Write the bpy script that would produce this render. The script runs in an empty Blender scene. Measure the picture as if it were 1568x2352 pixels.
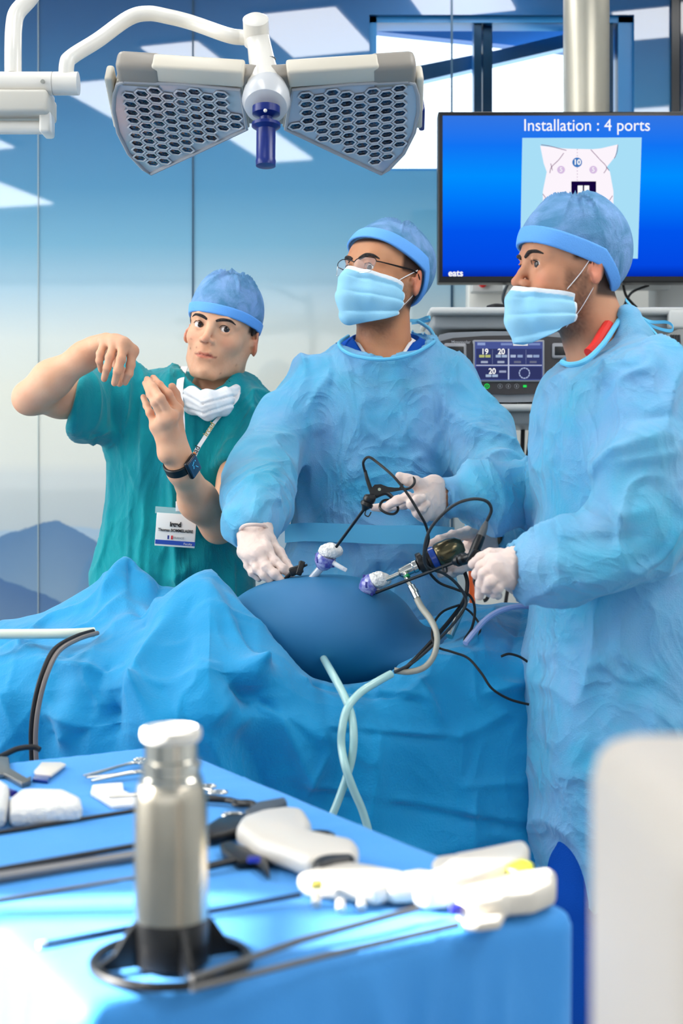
import bpy, bmesh, math, random
import numpy as np
from mathutils import Vector, Matrix

sc = bpy.context.scene
COL = sc.collection
random.seed(7)
rng = np.random.RandomState(11)

# ---------------------------------------------------------------- camera, world, sun, exposure
F, CX, HY, H = 3200.0, 784.0, 1100.0, 1.25      # focal length in pixels, centre column, horizon row, eye height
def P(px, py, D):
    return np.array([(px-CX)/F*D, D, H-(py-HY)/F*D])
def PV(px, py, D): return Vector(P(px, py, D))
cam = bpy.data.cameras.new('camera'); camo = bpy.data.objects.new('camera', cam); COL.objects.link(camo)
camo.location = (0, 0, H); camo.rotation_euler = (math.pi/2, 0, 0)
cam.sensor_fit = 'VERTICAL'; cam.sensor_height = 36; cam.lens = 36*F/2352
cam.shift_y = -(1176-HY)/2352
cam.clip_start = 0.05
cam.dof.use_dof = True; cam.dof.focus_distance = 2.95; cam.dof.aperture_fstop = 4.2
sc.camera = camo
w = bpy.data.worlds.new('world'); sc.world = w; w.use_nodes = True
w.node_tree.nodes['Background'].inputs[0].default_value = (.80, .90, 1, 1)
w.node_tree.nodes['Background'].inputs[1].default_value = 3.0
sc.view_settings.view_transform = 'Standard'; sc.view_settings.look = 'None'
sc.view_settings.exposure = -0.16; sc.view_settings.gamma = 1
sc.view_settings.use_curve_mapping = False
sc.cycles.use_denoising = True
try: sc.cycles.denoiser = 'OPENIMAGEDENOISE'
except Exception: pass
sc.cycles.max_bounces = 7; sc.cycles.diffuse_bounces = 3; sc.cycles.glossy_bounces = 4
sc.cycles.transmission_bounces = 6; sc.cycles.transparent_max_bounces = 8
sc.cycles.caustics_reflective = False; sc.cycles.caustics_refractive = False
sc.cycles.sample_clamp_indirect = 4.0

def light(name, kind, loc, direction, energy, color, size=None):
    l = bpy.data.lights.new(name, kind); l.energy = energy; l.color = color
    o = bpy.data.objects.new(name, l); COL.objects.link(o); o.location = loc
    o.rotation_euler = Vector(direction).to_track_quat('-Z', 'Y').to_euler()
    if kind == 'AREA': l.shape = 'RECTANGLE'; l.size, l.size_y = size
    if kind == 'SUN': l.angle = size
    return o
SUN = light('sun', 'SUN', (-5, 1, 5), (1, .05, -.45), 44.0, (1, .97, .9), math.radians(.6))
# soft fill lights added along the rear and left walls, as if from windows
light('rear_fill', 'AREA', (-.3, -2.9, 2.05), (0, 1, -.10), 40, (.97, .985, 1), (7.4, 1.8))
light('left_fill', 'AREA', (-3.9, 2.6, 1.85), (1, .08, -.10), 135, (1, .99, .97), (3.6, 1.9))

# ---------------------------------------------------------------- materials
def lin(c):
    return tuple((x/255/12.92) if x/255 <= .04045 else ((x/255+.055)/1.055)**2.4 for x in c)
MATS = {}
def mat(name, rgb, rough=.5, metal=0., bump=0., bscale=60., var=None, vscale=6., sub=0., subc=None, transl=0., see=0.,
        coat=0., emis=0., crinkle=None, alpha=1., trans=0., ior=1.45, sheen=0., attr=None, vdetail=4., stretch=None, spec=.5):
    if name in MATS: return MATS[name]
    m = bpy.data.materials.new(name); MATS[name] = m; m.use_nodes = True
    nt = m.node_tree; N = nt.nodes; L = nt.links; b = N['Principled BSDF']
    c = (*lin(rgb), 1)
    b.inputs['Base Color'].default_value = c
    b.inputs['Roughness'].default_value = rough; b.inputs['Metallic'].default_value = metal
    b.inputs['IOR'].default_value = ior; b.inputs['Specular IOR Level'].default_value = spec
    b.inputs['Coat Weight'].default_value = coat; b.inputs['Coat Roughness'].default_value = .05
    b.inputs['Transmission Weight'].default_value = trans; b.inputs['Alpha'].default_value = alpha
    b.inputs['Sheen Weight'].default_value = sheen
    if sub:
        b.inputs['Subsurface Weight'].default_value = sub; b.inputs['Subsurface Scale'].default_value = .012
        b.inputs['Subsurface Radius'].default_value = subc or (1, .35, .2)
    if emis:
        b.inputs['Emission Color'].default_value = c; b.inputs['Emission Strength'].default_value = emis
    tc = N.new('ShaderNodeTexCoord'); src = tc.outputs['Object']
    if stretch:
        mp = N.new('ShaderNodeMapping'); mp.inputs['Scale'].default_value = stretch; L.new(src, mp.inputs[0]); src = mp.outputs[0]
    colsock = None
    if attr:
        a = N.new('ShaderNodeAttribute'); a.attribute_name = attr; colsock = a.outputs['Color']
        if var:
            n = N.new('ShaderNodeTexNoise'); n.inputs['Scale'].default_value = vscale; n.inputs['Detail'].default_value = vdetail
            L.new(src, n.inputs[0])
            mx = N.new('ShaderNodeMix'); mx.data_type = 'RGBA'; mx.blend_type = 'MULTIPLY'
            r = N.new('ShaderNodeMapRange'); r.inputs[1].default_value = .35; r.inputs[2].default_value = .7; L.new(n.outputs[0], r.inputs[0])
            L.new(r.outputs[0], mx.inputs[0]); L.new(colsock, mx.inputs[6]); mx.inputs[7].default_value = (*lin(var), 1); colsock = mx.outputs[2]
    elif var:
        n = N.new('ShaderNodeTexNoise'); n.inputs['Scale'].default_value = vscale; n.inputs['Detail'].default_value = vdetail
        n.inputs['Roughness'].default_value = .6; n.inputs['Distortion'].default_value = .4
        L.new(src, n.inputs[0])
        r = N.new('ShaderNodeMapRange'); r.inputs[1].default_value = .38; r.inputs[2].default_value = .64; L.new(n.outputs[0], r.inputs[0])
        mx = N.new('ShaderNodeMix'); mx.data_type = 'RGBA'
        L.new(r.outputs[0], mx.inputs[0]); mx.inputs[6].default_value = c; mx.inputs[7].default_value = (*lin(var), 1)
        colsock = mx.outputs[2]
    if colsock: L.new(colsock, b.inputs['Base Color'])
    nrm = None
    if crinkle:
        cs, cst, cd = crinkle
        n = N.new('ShaderNodeTexNoise'); n.noise_type = 'RIDGED_MULTIFRACTAL'; n.inputs['Scale'].default_value = cs; n.inputs['Detail'].default_value = 3
        n.inputs['Roughness'].default_value = .5; n.inputs['Distortion'].default_value = .9; n.inputs['Offset'].default_value = 1.0; n.inputs['Gain'].default_value = 1.4
        L.new(src, n.inputs[0]); bq = N.new('ShaderNodeBump'); bq.inputs['Strength'].default_value = cst; bq.inputs['Distance'].default_value = cd
        L.new(n.outputs[0], bq.inputs['Height']); L.new(bq.outputs[0], b.inputs['Normal']); nrm = bq.outputs[0]
    if bump:
        n = N.new('ShaderNodeTexNoise'); n.inputs['Scale'].default_value = bscale; n.inputs['Detail'].default_value = 5
        L.new(src, n.inputs[0]); bp = N.new('ShaderNodeBump'); bp.inputs['Strength'].default_value = bump
        bp.inputs['Distance'].default_value = .01
        if nrm: L.new(nrm, bp.inputs['Normal'])
        L.new(n.outputs[0], bp.inputs['Height']); L.new(bp.outputs[0], b.inputs['Normal']); nrm = bp.outputs[0]
    outs = b.outputs[0]
    if transl:
        t = N.new('ShaderNodeBsdfTranslucent'); t.inputs[0].default_value = c
        if colsock: L.new(colsock, t.inputs[0])
        ms = N.new('ShaderNodeMixShader'); ms.inputs[0].default_value = transl
        L.new(b.outputs[0], ms.inputs[1]); L.new(t.outputs[0], ms.inputs[2]); outs = ms.outputs[0]
    if see:
        t = N.new('ShaderNodeBsdfTransparent'); t.inputs[0].default_value = (*lin((200, 235, 250)), 1); ms = N.new('ShaderNodeMixShader'); ms.inputs[0].default_value = see
        L.new(outs, ms.inputs[1]); L.new(t.outputs[0], ms.inputs[2]); outs = ms.outputs[0]
    if transl or see: L.new(outs, N['Material Output'].inputs[0])
    return m

# ---------------------------------------------------------------- objects
def tag(o, label=None, cat=None, group=None, kind=None):
    if label: o['label'] = label
    if cat: o['category'] = cat
    if group: o['group'] = group
    if kind: o['kind'] = kind
    return o
def empty(name, loc, label, cat, group=None):
    o = bpy.data.objects.new(name, None); o.location = Vector(loc); COL.objects.link(o); o.empty_display_size = .05
    return tag(o, label, cat, group)
def world_loc(o):
    v = Vector((0, 0, 0))
    while o is not None: v = v + o.location; o = o.parent
    return v
class M:
    """collects vertices (world space) and faces for one mesh"""
    def __init__(s): s.v = []; s.f = []
    def add(s, v, f):
        k = len(s.v); s.v += [tuple(map(float, a)) for a in v]; s.f += [tuple(int(i)+k for i in q) for q in f]; return s
    def box(s, c, size, rot=None, bev=0.):
        bm = bmesh.new(); bmesh.ops.create_cube(bm, size=1)
        for q in bm.verts: q.co = Vector((q.co.x*size[0], q.co.y*size[1], q.co.z*size[2]))
        if bev: bmesh.ops.bevel(bm, geom=bm.edges[:], offset=bev, segments=3, profile=.5, affect='EDGES')
        R = rot.to_3x3() if rot is not None else Matrix.Identity(3)
        bm.verts.index_update()
        v = [R @ q.co + Vector(c) for q in bm.verts]; f = [[q.index for q in fc.verts] for fc in bm.faces]; bm.free()
        return s.add(v, f)
    def tube(s, pts, r, n=10, smooth=True, flat=1., up=None, cap=True):
        pts = [Vector(p) for p in pts]
        rs = list(r) if hasattr(r, '__len__') else [r]*len(pts)
        if smooth and len(pts) > 2: pts, rs = spline(pts, rs)
        k = len(s.v); m = len(pts); prev = None
        for i, p in enumerate(pts):
            t = (pts[min(i+1, m-1)]-pts[max(i-1, 0)]).normalized()
            if prev is None:
                a = Vector(up) if up is not None else (Vector((0, 0, 1)) if abs(t.z) < .9 else Vector((1, 0, 0)))
                prev = (a - t*a.dot(t)).normalized()
            else: prev = (prev - t*prev.dot(t)).normalized()
            b = t.cross(prev)
            for j in range(n):
                a = 2*math.pi*j/n
                s.v.append(tuple(p + prev*math.cos(a)*rs[i]*flat + b*math.sin(a)*rs[i]))
        for i in range(m-1):
            for j in range(n):
                s.f.append((k+i*n+j, k+i*n+(j+1) % n, k+(i+1)*n+(j+1) % n, k+(i+1)*n+j))
        if cap:
            s.f.append(tuple(k+j for j in reversed(range(n)))); s.f.append(tuple(k+(m-1)*n+j for j in range(n)))
        return s
    def lathe(s, prof, loc=(0, 0, 0), axis=(0, 0, 1), n=40):
        q = Vector((0, 0, 1)).rotation_difference(Vector(axis)); k = len(s.v); m = len(prof)
        for (r, z) in prof:
            for j in range(n):
                a = 2*math.pi*j/n
                s.v.append(tuple(q @ Vector((r*math.cos(a), r*math.sin(a), z)) + Vector(loc)))
        for i in range(m-1):
            for j in range(n):
                s.f.append((k+i*n+j, k+i*n+(j+1) % n, k+(i+1)*n+(j+1) % n, k+(i+1)*n+j))
        if prof[0] == prof[-1]: return s
        if prof[0][0] > 1e-5: s.f.append(tuple(k+j for j in reversed(range(n))))
        if prof[-1][0] > 1e-5: s.f.append(tuple(k+(m-1)*n+j for j in range(n)))
        return s
    def prism(s, outline, o, u, v, w):
        """outline of 2D points in the (u,v) plane at origin o, thickness vector w"""
        o, u, v, w = Vector(o), Vector(u), Vector(v), Vector(w); n = len(outline); k = len(s.v)
        for (a, b) in outline: s.v.append(tuple(o+u*a+v*b))
        for (a, b) in outline: s.v.append(tuple(o+u*a+v*b+w))
        s.f.append(tuple(k+i for i in range(n))); s.f.append(tuple(k+n+i for i in reversed(range(n))))
        for i in range(n): s.f.append((k+i, k+n+i, k+n+(i+1) % n, k+(i+1) % n))
        return s
    def ball(s, c, r, n=16, R=None):
        rr = r if hasattr(r, '__len__') else (r, r, r); k = len(s.v); m = n//2
        for i in range(m+1):
            t = math.pi*i/m
            for j in range(n):
                a = 2*math.pi*j/n
                p = Vector((math.sin(t)*math.cos(a)*rr[0], math.sin(t)*math.sin(a)*rr[1], math.cos(t)*rr[2]))
                if R is not None: p = R @ p
                s.v.append(tuple(p+Vector(c)))
        for i in range(m):
            for j in range(n):
                s.f.append((k+i*n+j, k+(i+1)*n+j, k+(i+1)*n+(j+1) % n, k+i*n+(j+1) % n))
        return s
    def ribbon(s, pts, wdirs, width, th=.0006, smooth=True):
        pts = [Vector(p) for p in pts]
        if smooth: 
            n0 = len(pts); wd = [Vector(x) for x in wdirs] if hasattr(wdirs[0], '__len__') else [Vector(wdirs)]*n0
            p2, _ = spline(pts, [0]*n0); w2, _ = spline(wd, [0]*n0) if n0 > 2 else (wd, 0)
            pts, wd = p2, w2
        else: wd = [Vector(x) for x in wdirs] if hasattr(wdirs[0], '__len__') else [Vector(wdirs)]*len(pts)
        k = len(s.v); m = len(pts)
        for i, p in enumerate(pts):
            t = (pts[min(i+1, m-1)]-pts[max(i-1, 0)]).normalized(); wv = wd[i].normalized(); nn = t.cross(wv).normalized()*th
            for a, b in ((-1, -1), (1, -1), (1, 1), (-1, 1)): s.v.append(tuple(p+wv*a*width/2+nn*b))
        for i in range(m-1):
            for j in range(4): s.f.append((k+i*4+j, k+i*4+(j+1) % 4, k+i*4+4+(j+1) % 4, k+i*4+4+j))
        s.f.append((k, k+1, k+2, k+3)); s.f.append((k+m*4-4, k+m*4-1, k+m*4-2, k+m*4-3))
        return s
    def build(s, name, m, parent=None, smooth=True, sharp=35):
        me = bpy.data.meshes.new(name)
        off = world_loc(parent) if parent is not None else Vector((0, 0, 0))
        org = Vector((0, 0, 0))
        if parent is None:
            a = np.array(s.v); org = Vector(((a[:, 0].min()+a[:, 0].max())/2, (a[:, 1].min()+a[:, 1].max())/2, a[:, 2].min()))
        o = bpy.data.objects.new(name, me); o.location = org
        me.from_pydata([tuple(Vector(q)-off-org) for q in s.v], [], s.f); me.materials.append(m)
        if smooth:
            me.polygons.foreach_set('use_smooth', [True]*len(me.polygons))
            try: me.set_sharp_from_angle(angle=math.radians(sharp))
            except Exception: pass
        bm = bmesh.new(); bm.from_mesh(me); bmesh.ops.recalc_face_normals(bm, faces=bm.faces[:]); bm.to_mesh(me); bm.free()
        if parent is not None: o.parent = parent
        COL.objects.link(o); me.update()
        return o
def spline(pts, rs, sub=7):
    out, ro = [], []; n = len(pts)
    for i in range(n-1):
        p0, p1, p2, p3 = pts[max(i-1, 0)], pts[i], pts[i+1], pts[min(i+2, n-1)]
        for k in range(sub):
            t = k/sub
            out.append(.5*((2*p1)+(-p0+p2)*t+(2*p0-5*p1+4*p2-p3)*t*t+(-p0+3*p1-3*p2+p3)*t**3)); ro.append(rs[i]*(1-t)+rs[i+1]*t)
    out.append(pts[-1]); ro.append(rs[-1]); return out, ro
def text(name, s, loc, size, m, parent, rot=(math.pi/2, 0, 0), align='CENTER', ext=.0004, shear=0, sx=1., bold=0.):
    c = bpy.data.curves.new(name, 'FONT'); c.body = s; c.size = size; c.align_x = align; c.align_y = 'CENTER'; c.extrude = ext; c.shear = shear
    c.offset = bold
    t = bpy.data.objects.new(name+'_tmp', c); COL.objects.link(t)
    dg = bpy.context.evaluated_depsgraph_get(); dg.update()
    me = bpy.data.meshes.new_from_object(t.evaluated_get(dg)); bpy.data.objects.remove(t)
    me.materials.clear(); me.materials.append(m)
    o = bpy.data.objects.new(name, me); o.parent = parent
    o.location = Vector(loc)-(world_loc(parent) if parent is not None else Vector((0, 0, 0))); o.rotation_euler = rot; o.scale = (sx, 1, 1); COL.objects.link(o)
    return o

# ---------------------------------------------------------------- noise
def _h(ix, iy, iz, s):
    n = (ix*374761393 + iy*668265263 + iz*2147483647 % 1013904223 + s*974711) & 0xffffffff
    n = ((n ^ (n >> 13))*1274126177) & 0xffffffff; n = (n ^ (n >> 16)) & 0xffffffff
    return (n/4294967295.0*2-1)
def vnoise(p, seed=0):
    i = np.floor(p).astype(np.int64); f = p-i; u = f*f*f*(f*(f*6-15)+10); r = 0
    for dx in (0, 1):
        for dy in (0, 1):
            for dz in (0, 1):
                wgt = (u[:, 0] if dx else 1-u[:, 0])*(u[:, 1] if dy else 1-u[:, 1])*(u[:, 2] if dz else 1-u[:, 2])
                r = r+wgt*_h(i[:, 0]+dx, i[:, 1]+dy, i[:, 2]+dz, seed)
    return r
def ridged(p, seed=0, oct=2):
    out = 0; a = 1.
    for k in range(oct):
        q = p+.35*np.stack([vnoise(p*1.3+9, seed+5), vnoise(p*1.3+27, seed+6), vnoise(p*1.3+51, seed+7)], 1)
        out = out+a*(1-np.minimum(1, np.abs(vnoise(q, seed+k))*2.2))**1.5; p = p*2.1+13.7; a *= .45
    return out

# ---------------------------------------------------------------- signed distance shapes
def rc(p, a, b, ra, rb):
    a = np.asarray(a, float); b = np.asarray(b, float); ba = b-a; L2 = max(ba@ba, 1e-12)
    t = np.clip(((p-a)@ba)/L2, 0, 1)
    return np.linalg.norm(p-a-t[:, None]*ba, axis=1)-(ra+(rb-ra)*t)
def ell(p, c, r, R=None):
    q = p-np.asarray(c, float)
    if R is not None: q = q@R
    r = np.asarray(r, float); k0 = np.linalg.norm(q/r, axis=1); k1 = np.linalg.norm(q/(r*r), axis=1)
    return k0*(k0-1)/np.maximum(k1, 1e-9)
def smin(a, b, k):
    h = np.maximum(k-np.abs(a-b), 0)/k; return np.minimum(a, b)-h*h*k*.25
def smax(a, b, k): return -smin(-a, -b, k)
def chain(p, pts, rs, k=.006):
    d = None
    for i in range(len(pts)-1):
        e = rc(p, pts[i], pts[i+1], rs[i], rs[i+1]); d = e if d is None else smin(d, e, k)
    return d
def loft(p, z, xl, xr, cy, ry, n=2.4):
    o = np.argsort(z); z, xl, xr, cy, ry = [np.asarray(q, float)[o] for q in (z, xl, xr, cy, ry)]
    pz = p[:, 2]; L = np.interp(pz, z, xl); R = np.interp(pz, z, xr); C = np.interp(pz, z, cy); Y = np.interp(pz, z, ry)
    rx = np.maximum((R-L)/2, .004); u = np.abs(p[:, 0]-(L+R)/2)/rx; v = np.abs(p[:, 1]-C)/Y
    g = (u**n+v**n)**(1/n)
    d = (g-1)*np.where(g > 1, 1, 1)*np.minimum(rx, Y)
    return smax(d, np.maximum(pz-z[-1], z[0]-pz), .02)
def near(p, c, R, fn):
    d = np.linalg.norm(p-np.asarray(c), axis=1)-R; out = d+.012; m = d < .035
    if m.any(): out[m] = fn(p[m])
    return out
def sdf_mesh(f, lo, hi, h, blk=6, newton=2):
    lo = np.asarray(lo, float); n = np.ceil((np.asarray(hi)-lo)/h/blk).astype(int); dims = n*blk+1
    gi = np.stack(np.meshgrid(*[np.arange(k) for k in n], indexing='ij'), -1).reshape(-1, 3)
    cen = lo+(gi+.5)*blk*h
    dc = np.concatenate([f(c) for c in np.array_split(cen, max(1, len(cen)//200000))])
    act = np.abs(dc) < blk*h*.87*1.6+.004
    G = np.full(dims, 9., np.float32)
    neg = gi[(~act) & (dc < 0)]
    for b in neg: G[b[0]*blk:(b[0]+1)*blk+1, b[1]*blk:(b[1]+1)*blk+1, b[2]*blk:(b[2]+1)*blk+1] = -9
    A = gi[act]; off = np.stack(np.meshgrid(*[np.arange(blk+1)]*3, indexing='ij'), -1).reshape(-1, 3)
    ids = (A[:, None]*blk+off[None]).reshape(-1, 3)
    lid = np.unique(np.ravel_multi_index(ids.T, dims)); 
    for part in np.array_split(lid, max(1, len(lid)//400000)):
        q = np.stack(np.unravel_index(part, dims), 1); G.reshape(-1)[part] = f(lo+q*h)
    S = G < 0
    c = None
    tot = np.zeros(np.array(dims)-1, np.int8)
    for dx in (0, 1):
        for dy in (0, 1):
            for dz in (0, 1):
                tot += S[dx:dims[0]-1+dx, dy:dims[1]-1+dy, dz:dims[2]-1+dz]
    cells = np.argwhere((tot > 0) & (tot < 8)); 
    idx = np.full(np.array(dims)-1, -1, np.int32); idx[tuple(cells.T)] = np.arange(len(cells))
    acc = np.zeros((len(cells), 3)); cnt = np.zeros(len(cells))
    for ax in range(3):
        o1, o2 = [k for k in range(3) if k != ax]
        for a in (0, 1):
            for b in (0, 1):
                o = np.zeros(3, int); o[o1] = a; o[o2] = b; e = o.copy(); e[ax] = 1
                d0 = G[tuple((cells+o).T)]; d1 = G[tuple((cells+e).T)]; m = (d0 < 0) != (d1 < 0)
                t = np.where(m, d0/np.where(m, d0-d1, 1), 0)
                pt = o[None]+t[:, None]*(e-o)[None]; acc[m] += pt[m]; cnt[m] += 1
    V = lo+(cells+acc/cnt[:, None])*h
    Fs = []
    for ax in range(3):
        o1, o2 = (ax+1) % 3, (ax+2) % 3
        sl0 = [slice(None)]*3; sl1 = [slice(None)]*3; sl0[ax] = slice(0, -1); sl1[ax] = slice(1, None)
        s0 = S[tuple(sl0)]; s1 = S[tuple(sl1)]; E = np.argwhere(s0 != s1)
        E = E[(E[:, o1] > 0) & (E[:, o2] > 0) & (E[:, o1] < dims[o1]-1) & (E[:, o2] < dims[o2]-1)]
        if not len(E): continue
        def g(a, b):
            q = E.copy(); q[:, o1] -= a; q[:, o2] -= b; return idx[tuple(q.T)]
        quad = np.stack([g(1, 1), g(0, 1), g(0, 0), g(1, 0)], 1)
        flip = ~s0[tuple(E.T)]; quad[flip] = quad[flip][:, ::-1]; Fs.append(quad)
    Fa = np.concatenate(Fs); Fa = Fa[(Fa >= 0).all(1)]
    e = h*.3
    for _ in range(newton):
        d = f(V); g = np.stack([f(V+np.eye(3)[k]*e)-f(V-np.eye(3)[k]*e) for k in range(3)], 1)/(2*e)
        step = (d/np.maximum((g*g).sum(1), .15))[:, None]*g
        ln = np.linalg.norm(step, axis=1); step *= np.minimum(1, h*.6/np.maximum(ln, 1e-9))[:, None]; V = V-step
    return V, Fa
def normals(V, Fa):
    n = np.zeros_like(V); fn = np.cross(V[Fa[:, 2]]-V[Fa[:, 0]], V[Fa[:, 3]]-V[Fa[:, 1]])
    for k in range(4): np.add.at(n, Fa[:, k], fn)
    return n/np.maximum(np.linalg.norm(n, axis=1), 1e-12)[:, None]
def arr_obj(name, V, Fa, m, parent=None, colors=None, origin=None):
    V = np.asarray(V, float)
    off = np.array(world_loc(parent)) if parent is not None else np.zeros(3)
    org = np.zeros(3) if parent is not None else np.array(origin if origin is not None else
          [(V[:, 0].min()+V[:, 0].max())/2, (V[:, 1].min()+V[:, 1].max())/2, V[:, 2].min()])
    me = bpy.data.meshes.new(name); o = bpy.data.objects.new(name, me); o.location = Vector(org)
    me.vertices.add(len(V)); me.vertices.foreach_set('co', (V-off-org).astype(np.float32).ravel())
    nf, k = Fa.shape
    me.loops.add(nf*k); me.loops.foreach_set('vertex_index', Fa.astype(np.int32).ravel())
    me.polygons.add(nf); me.polygons.foreach_set('loop_start', np.arange(0, nf*k, k, dtype=np.int32))
    try: me.polygons.foreach_set('loop_total', np.full(nf, k, np.int32))
    except Exception: pass
    me.polygons.foreach_set('use_smooth', np.ones(nf, bool)); me.update(calc_edges=True); me.validate()
    me.materials.append(m)
    if colors is not None:
        a = me.color_attributes.new('Col', 'FLOAT_COLOR', 'POINT')
        a.data.foreach_set('color', np.concatenate([colors, np.ones((len(V), 1))], 1).astype(np.float32).ravel())
    if parent is not None: o.parent = parent
    COL.objects.link(o); return o
def crease(V, N, segs, ymask=True):
    """raise (or sink) cloth along fold lines: (A, B, width, height)"""
    V = V.copy(); disp = np.zeros(len(V))
    for (a, b, wd, ht) in segs:
        a = np.asarray(a, float); b = np.asarray(b, float); ba = b-a; t = np.clip(((V-a)@ba)/(ba@ba), 0, 1)
        d = np.linalg.norm((V-a-t[:, None]*ba)*np.array([1, .5, 1]), axis=1)
        disp += ht*np.exp(-(d/wd)**1.4)*np.sin(np.pi*np.clip(t*.9+.05, 0, 1))**.35
    if ymask: disp *= np.clip(.5-N[:, 1]*1.5, 0, 1)
    return V+N*disp[:, None]
def grid_faces(nr, nc):
    i = np.arange((nr-1)*(nc-1)); r, c = i//(nc-1), i % (nc-1); a = r*nc+c
    return np.stack([a, a+1, a+nc+1, a+nc], 1)
def rotm(yaw=0, roll=0, pitch=0):
    """yaw > 0 turns the face to the picture's left, roll > 0 tilts its right side down, pitch > 0 lifts the chin (degrees)"""
    R = Matrix.Rotation(math.radians(roll), 3, 'Y') @ Matrix.Rotation(-math.radians(yaw), 3, 'Z') @ Matrix.Rotation(-math.radians(pitch), 3, 'X')
    return np.array(R)
# ================================================================= the room
WD = 4.7      # distance of the mural wall
def struct(m, name, mt, parent=None, smooth=False):
    o = m.build(name, mt, parent, smooth); 
    if parent is None: o['kind'] = 'structure'
    return o
white = mat('white paint', (232, 234, 232), .55)
def mural():
    m = bpy.data.materials.new('printed glass mural'); m.use_nodes = True; nt = m.node_tree; N, L = nt.nodes, nt.links; b = N['Principled BSDF']
    g = N.new('ShaderNodeNewGeometry'); sx = N.new('ShaderNodeSeparateXYZ'); L.new(g.outputs['Position'], sx.inputs[0])
    def z(py): return H-(py-HY)/F*WD
    mr = N.new('ShaderNodeMapRange'); mr.inputs[1].default_value = .6; mr.inputs[2].default_value = 3.0; L.new(sx.outputs['Z'], mr.inputs[0])
    cr = N.new('ShaderNodeValToRGB'); L.new(mr.outputs[0], cr.inputs[0]); e = cr.color_ramp.elements
    stops = [(1500, (150, 165, 175)), (1250, (170, 182, 188)), (1090, (186, 193, 192)), (1060, (200, 203, 195)), (900, (206, 208, 196)), (780, (200, 208, 204)), (660, (154, 187, 204)),
             (560, (108, 164, 192)), (430, (64, 132, 172)), (250, (34, 108, 156)), (60, (20, 82, 134)), (-60, (16, 70, 120))]
    pos = lambda py: (z(py)-.6)/2.4
    e[0].position = max(0, pos(stops[0][0])); e[0].color = (*lin(stops[0][1]), 1); e[1].position = min(1, pos(stops[-1][0])); e[1].color = (*lin(stops[-1][1]), 1)
    for py, c in stops[1:-1]:
        q = e.new(pos(py)); q.color = (*lin(c), 1)
    col = cr.outputs[0]
    def layer(col, base_py, amp, scale, shift, c1, c2, soft=.006, deep=.35):
        cx = N.new('ShaderNodeCombineXYZ'); ad = N.new('ShaderNodeMath'); ad.operation = 'ADD'; ad.inputs[1].default_value = shift; L.new(sx.outputs['X'], ad.inputs[0]); L.new(ad.outputs[0], cx.inputs[0])
        n = N.new('ShaderNodeTexNoise'); n.inputs['Scale'].default_value = scale; n.inputs['Detail'].default_value = 5; n.inputs['Roughness'].default_value = .42; L.new(cx.outputs[0], n.inputs[0])
        a = N.new('ShaderNodeMath'); a.operation = 'MULTIPLY_ADD'; a.inputs[1].default_value = amp; a.inputs[2].default_value = z(base_py)-amp*.5; L.new(n.outputs[0], a.inputs[0])
        d = N.new('ShaderNodeMath'); d.operation = 'SUBTRACT'; L.new(a.outputs[0], d.inputs[0]); L.new(sx.outputs['Z'], d.inputs[1])
        s = N.new('ShaderNodeMapRange'); s.inputs[1].default_value = 0; s.inputs[2].default_value = soft; L.new(d.outputs[0], s.inputs[0])
        f = N.new('ShaderNodeMapRange'); f.inputs[1].default_value = 0; f.inputs[2].default_value = deep; L.new(d.outputs[0], f.inputs[0])
        n2 = N.new('ShaderNodeTexNoise'); n2.inputs['Scale'].default_value = 9; n2.inputs['Detail'].default_value = 6; L.new(g.outputs['Position'], n2.inputs[0])
        mc = N.new('ShaderNodeMix'); mc.data_type = 'RGBA'; mc.inputs[6].default_value = (*lin(c1), 1); mc.inputs[7].default_value = (*lin(c2), 1)
        ff = N.new('ShaderNodeMath'); ff.operation = 'MULTIPLY_ADD'; ff.inputs[1].default_value = .25; L.new(n2.outputs[0], ff.inputs[0]); L.new(f.outputs[0], ff.inputs[2])
        L.new(ff.outputs[0], mc.inputs[0])
        mx = N.new('ShaderNodeMix'); mx.data_type = 'RGBA'; L.new(s.outputs[0], mx.inputs[0]); L.new(col, mx.inputs[6]); L.new(mc.outputs[2], mx.inputs[7]); return mx.outputs[2]
    col = layer(col, 1215, .16, 2.1, 7.3, (148, 176, 200), (176, 188, 192), .01, .2)
    # the near mountain: a peak left of the surgeon in green, then noise
    def peak(col, x0, py0, slopeL, slopeR, c1, c2):
        dx = N.new('ShaderNodeMath'); dx.operation = 'SUBTRACT'; dx.inputs[1].default_value = x0; L.new(sx.outputs['X'], dx.inputs[0])
        l = N.new('ShaderNodeMath'); l.operation = 'MULTIPLY'; l.inputs[1].default_value = slopeL; L.new(dx.outputs[0], l.inputs[0])
        r = N.new('ShaderNodeMath'); r.operation = 'MULTIPLY'; r.inputs[1].default_value = -slopeR; L.new(dx.outputs[0], r.inputs[0])
        mn = N.new('ShaderNodeMath'); mn.operation = 'SMOOTH_MIN'; mn.inputs[2].default_value = .06; L.new(l.outputs[0], mn.inputs[0]); L.new(r.outputs[0], mn.inputs[1])
        n = N.new('ShaderNodeTexNoise'); n.inputs['Scale'].default_value = 10; n.inputs['Detail'].default_value = 7; n.inputs['Roughness'].default_value = .5; L.new(g.outputs['Position'], n.inputs[0])
        a = N.new('ShaderNodeMath'); a.operation = 'MULTIPLY_ADD'; a.inputs[1].default_value = .05; L.new(n.outputs[0], a.inputs[0]); L.new(mn.outputs[0], a.inputs[2])
        a2 = N.new('ShaderNodeMath'); a2.operation = 'ADD'; a2.inputs[1].default_value = z(py0); L.new(a.outputs[0], a2.inputs[0])
        d = N.new('ShaderNodeMath'); d.operation = 'SUBTRACT'; L.new(a2.outputs[0], d.inputs[0]); L.new(sx.outputs['Z'], d.inputs[1])
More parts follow.
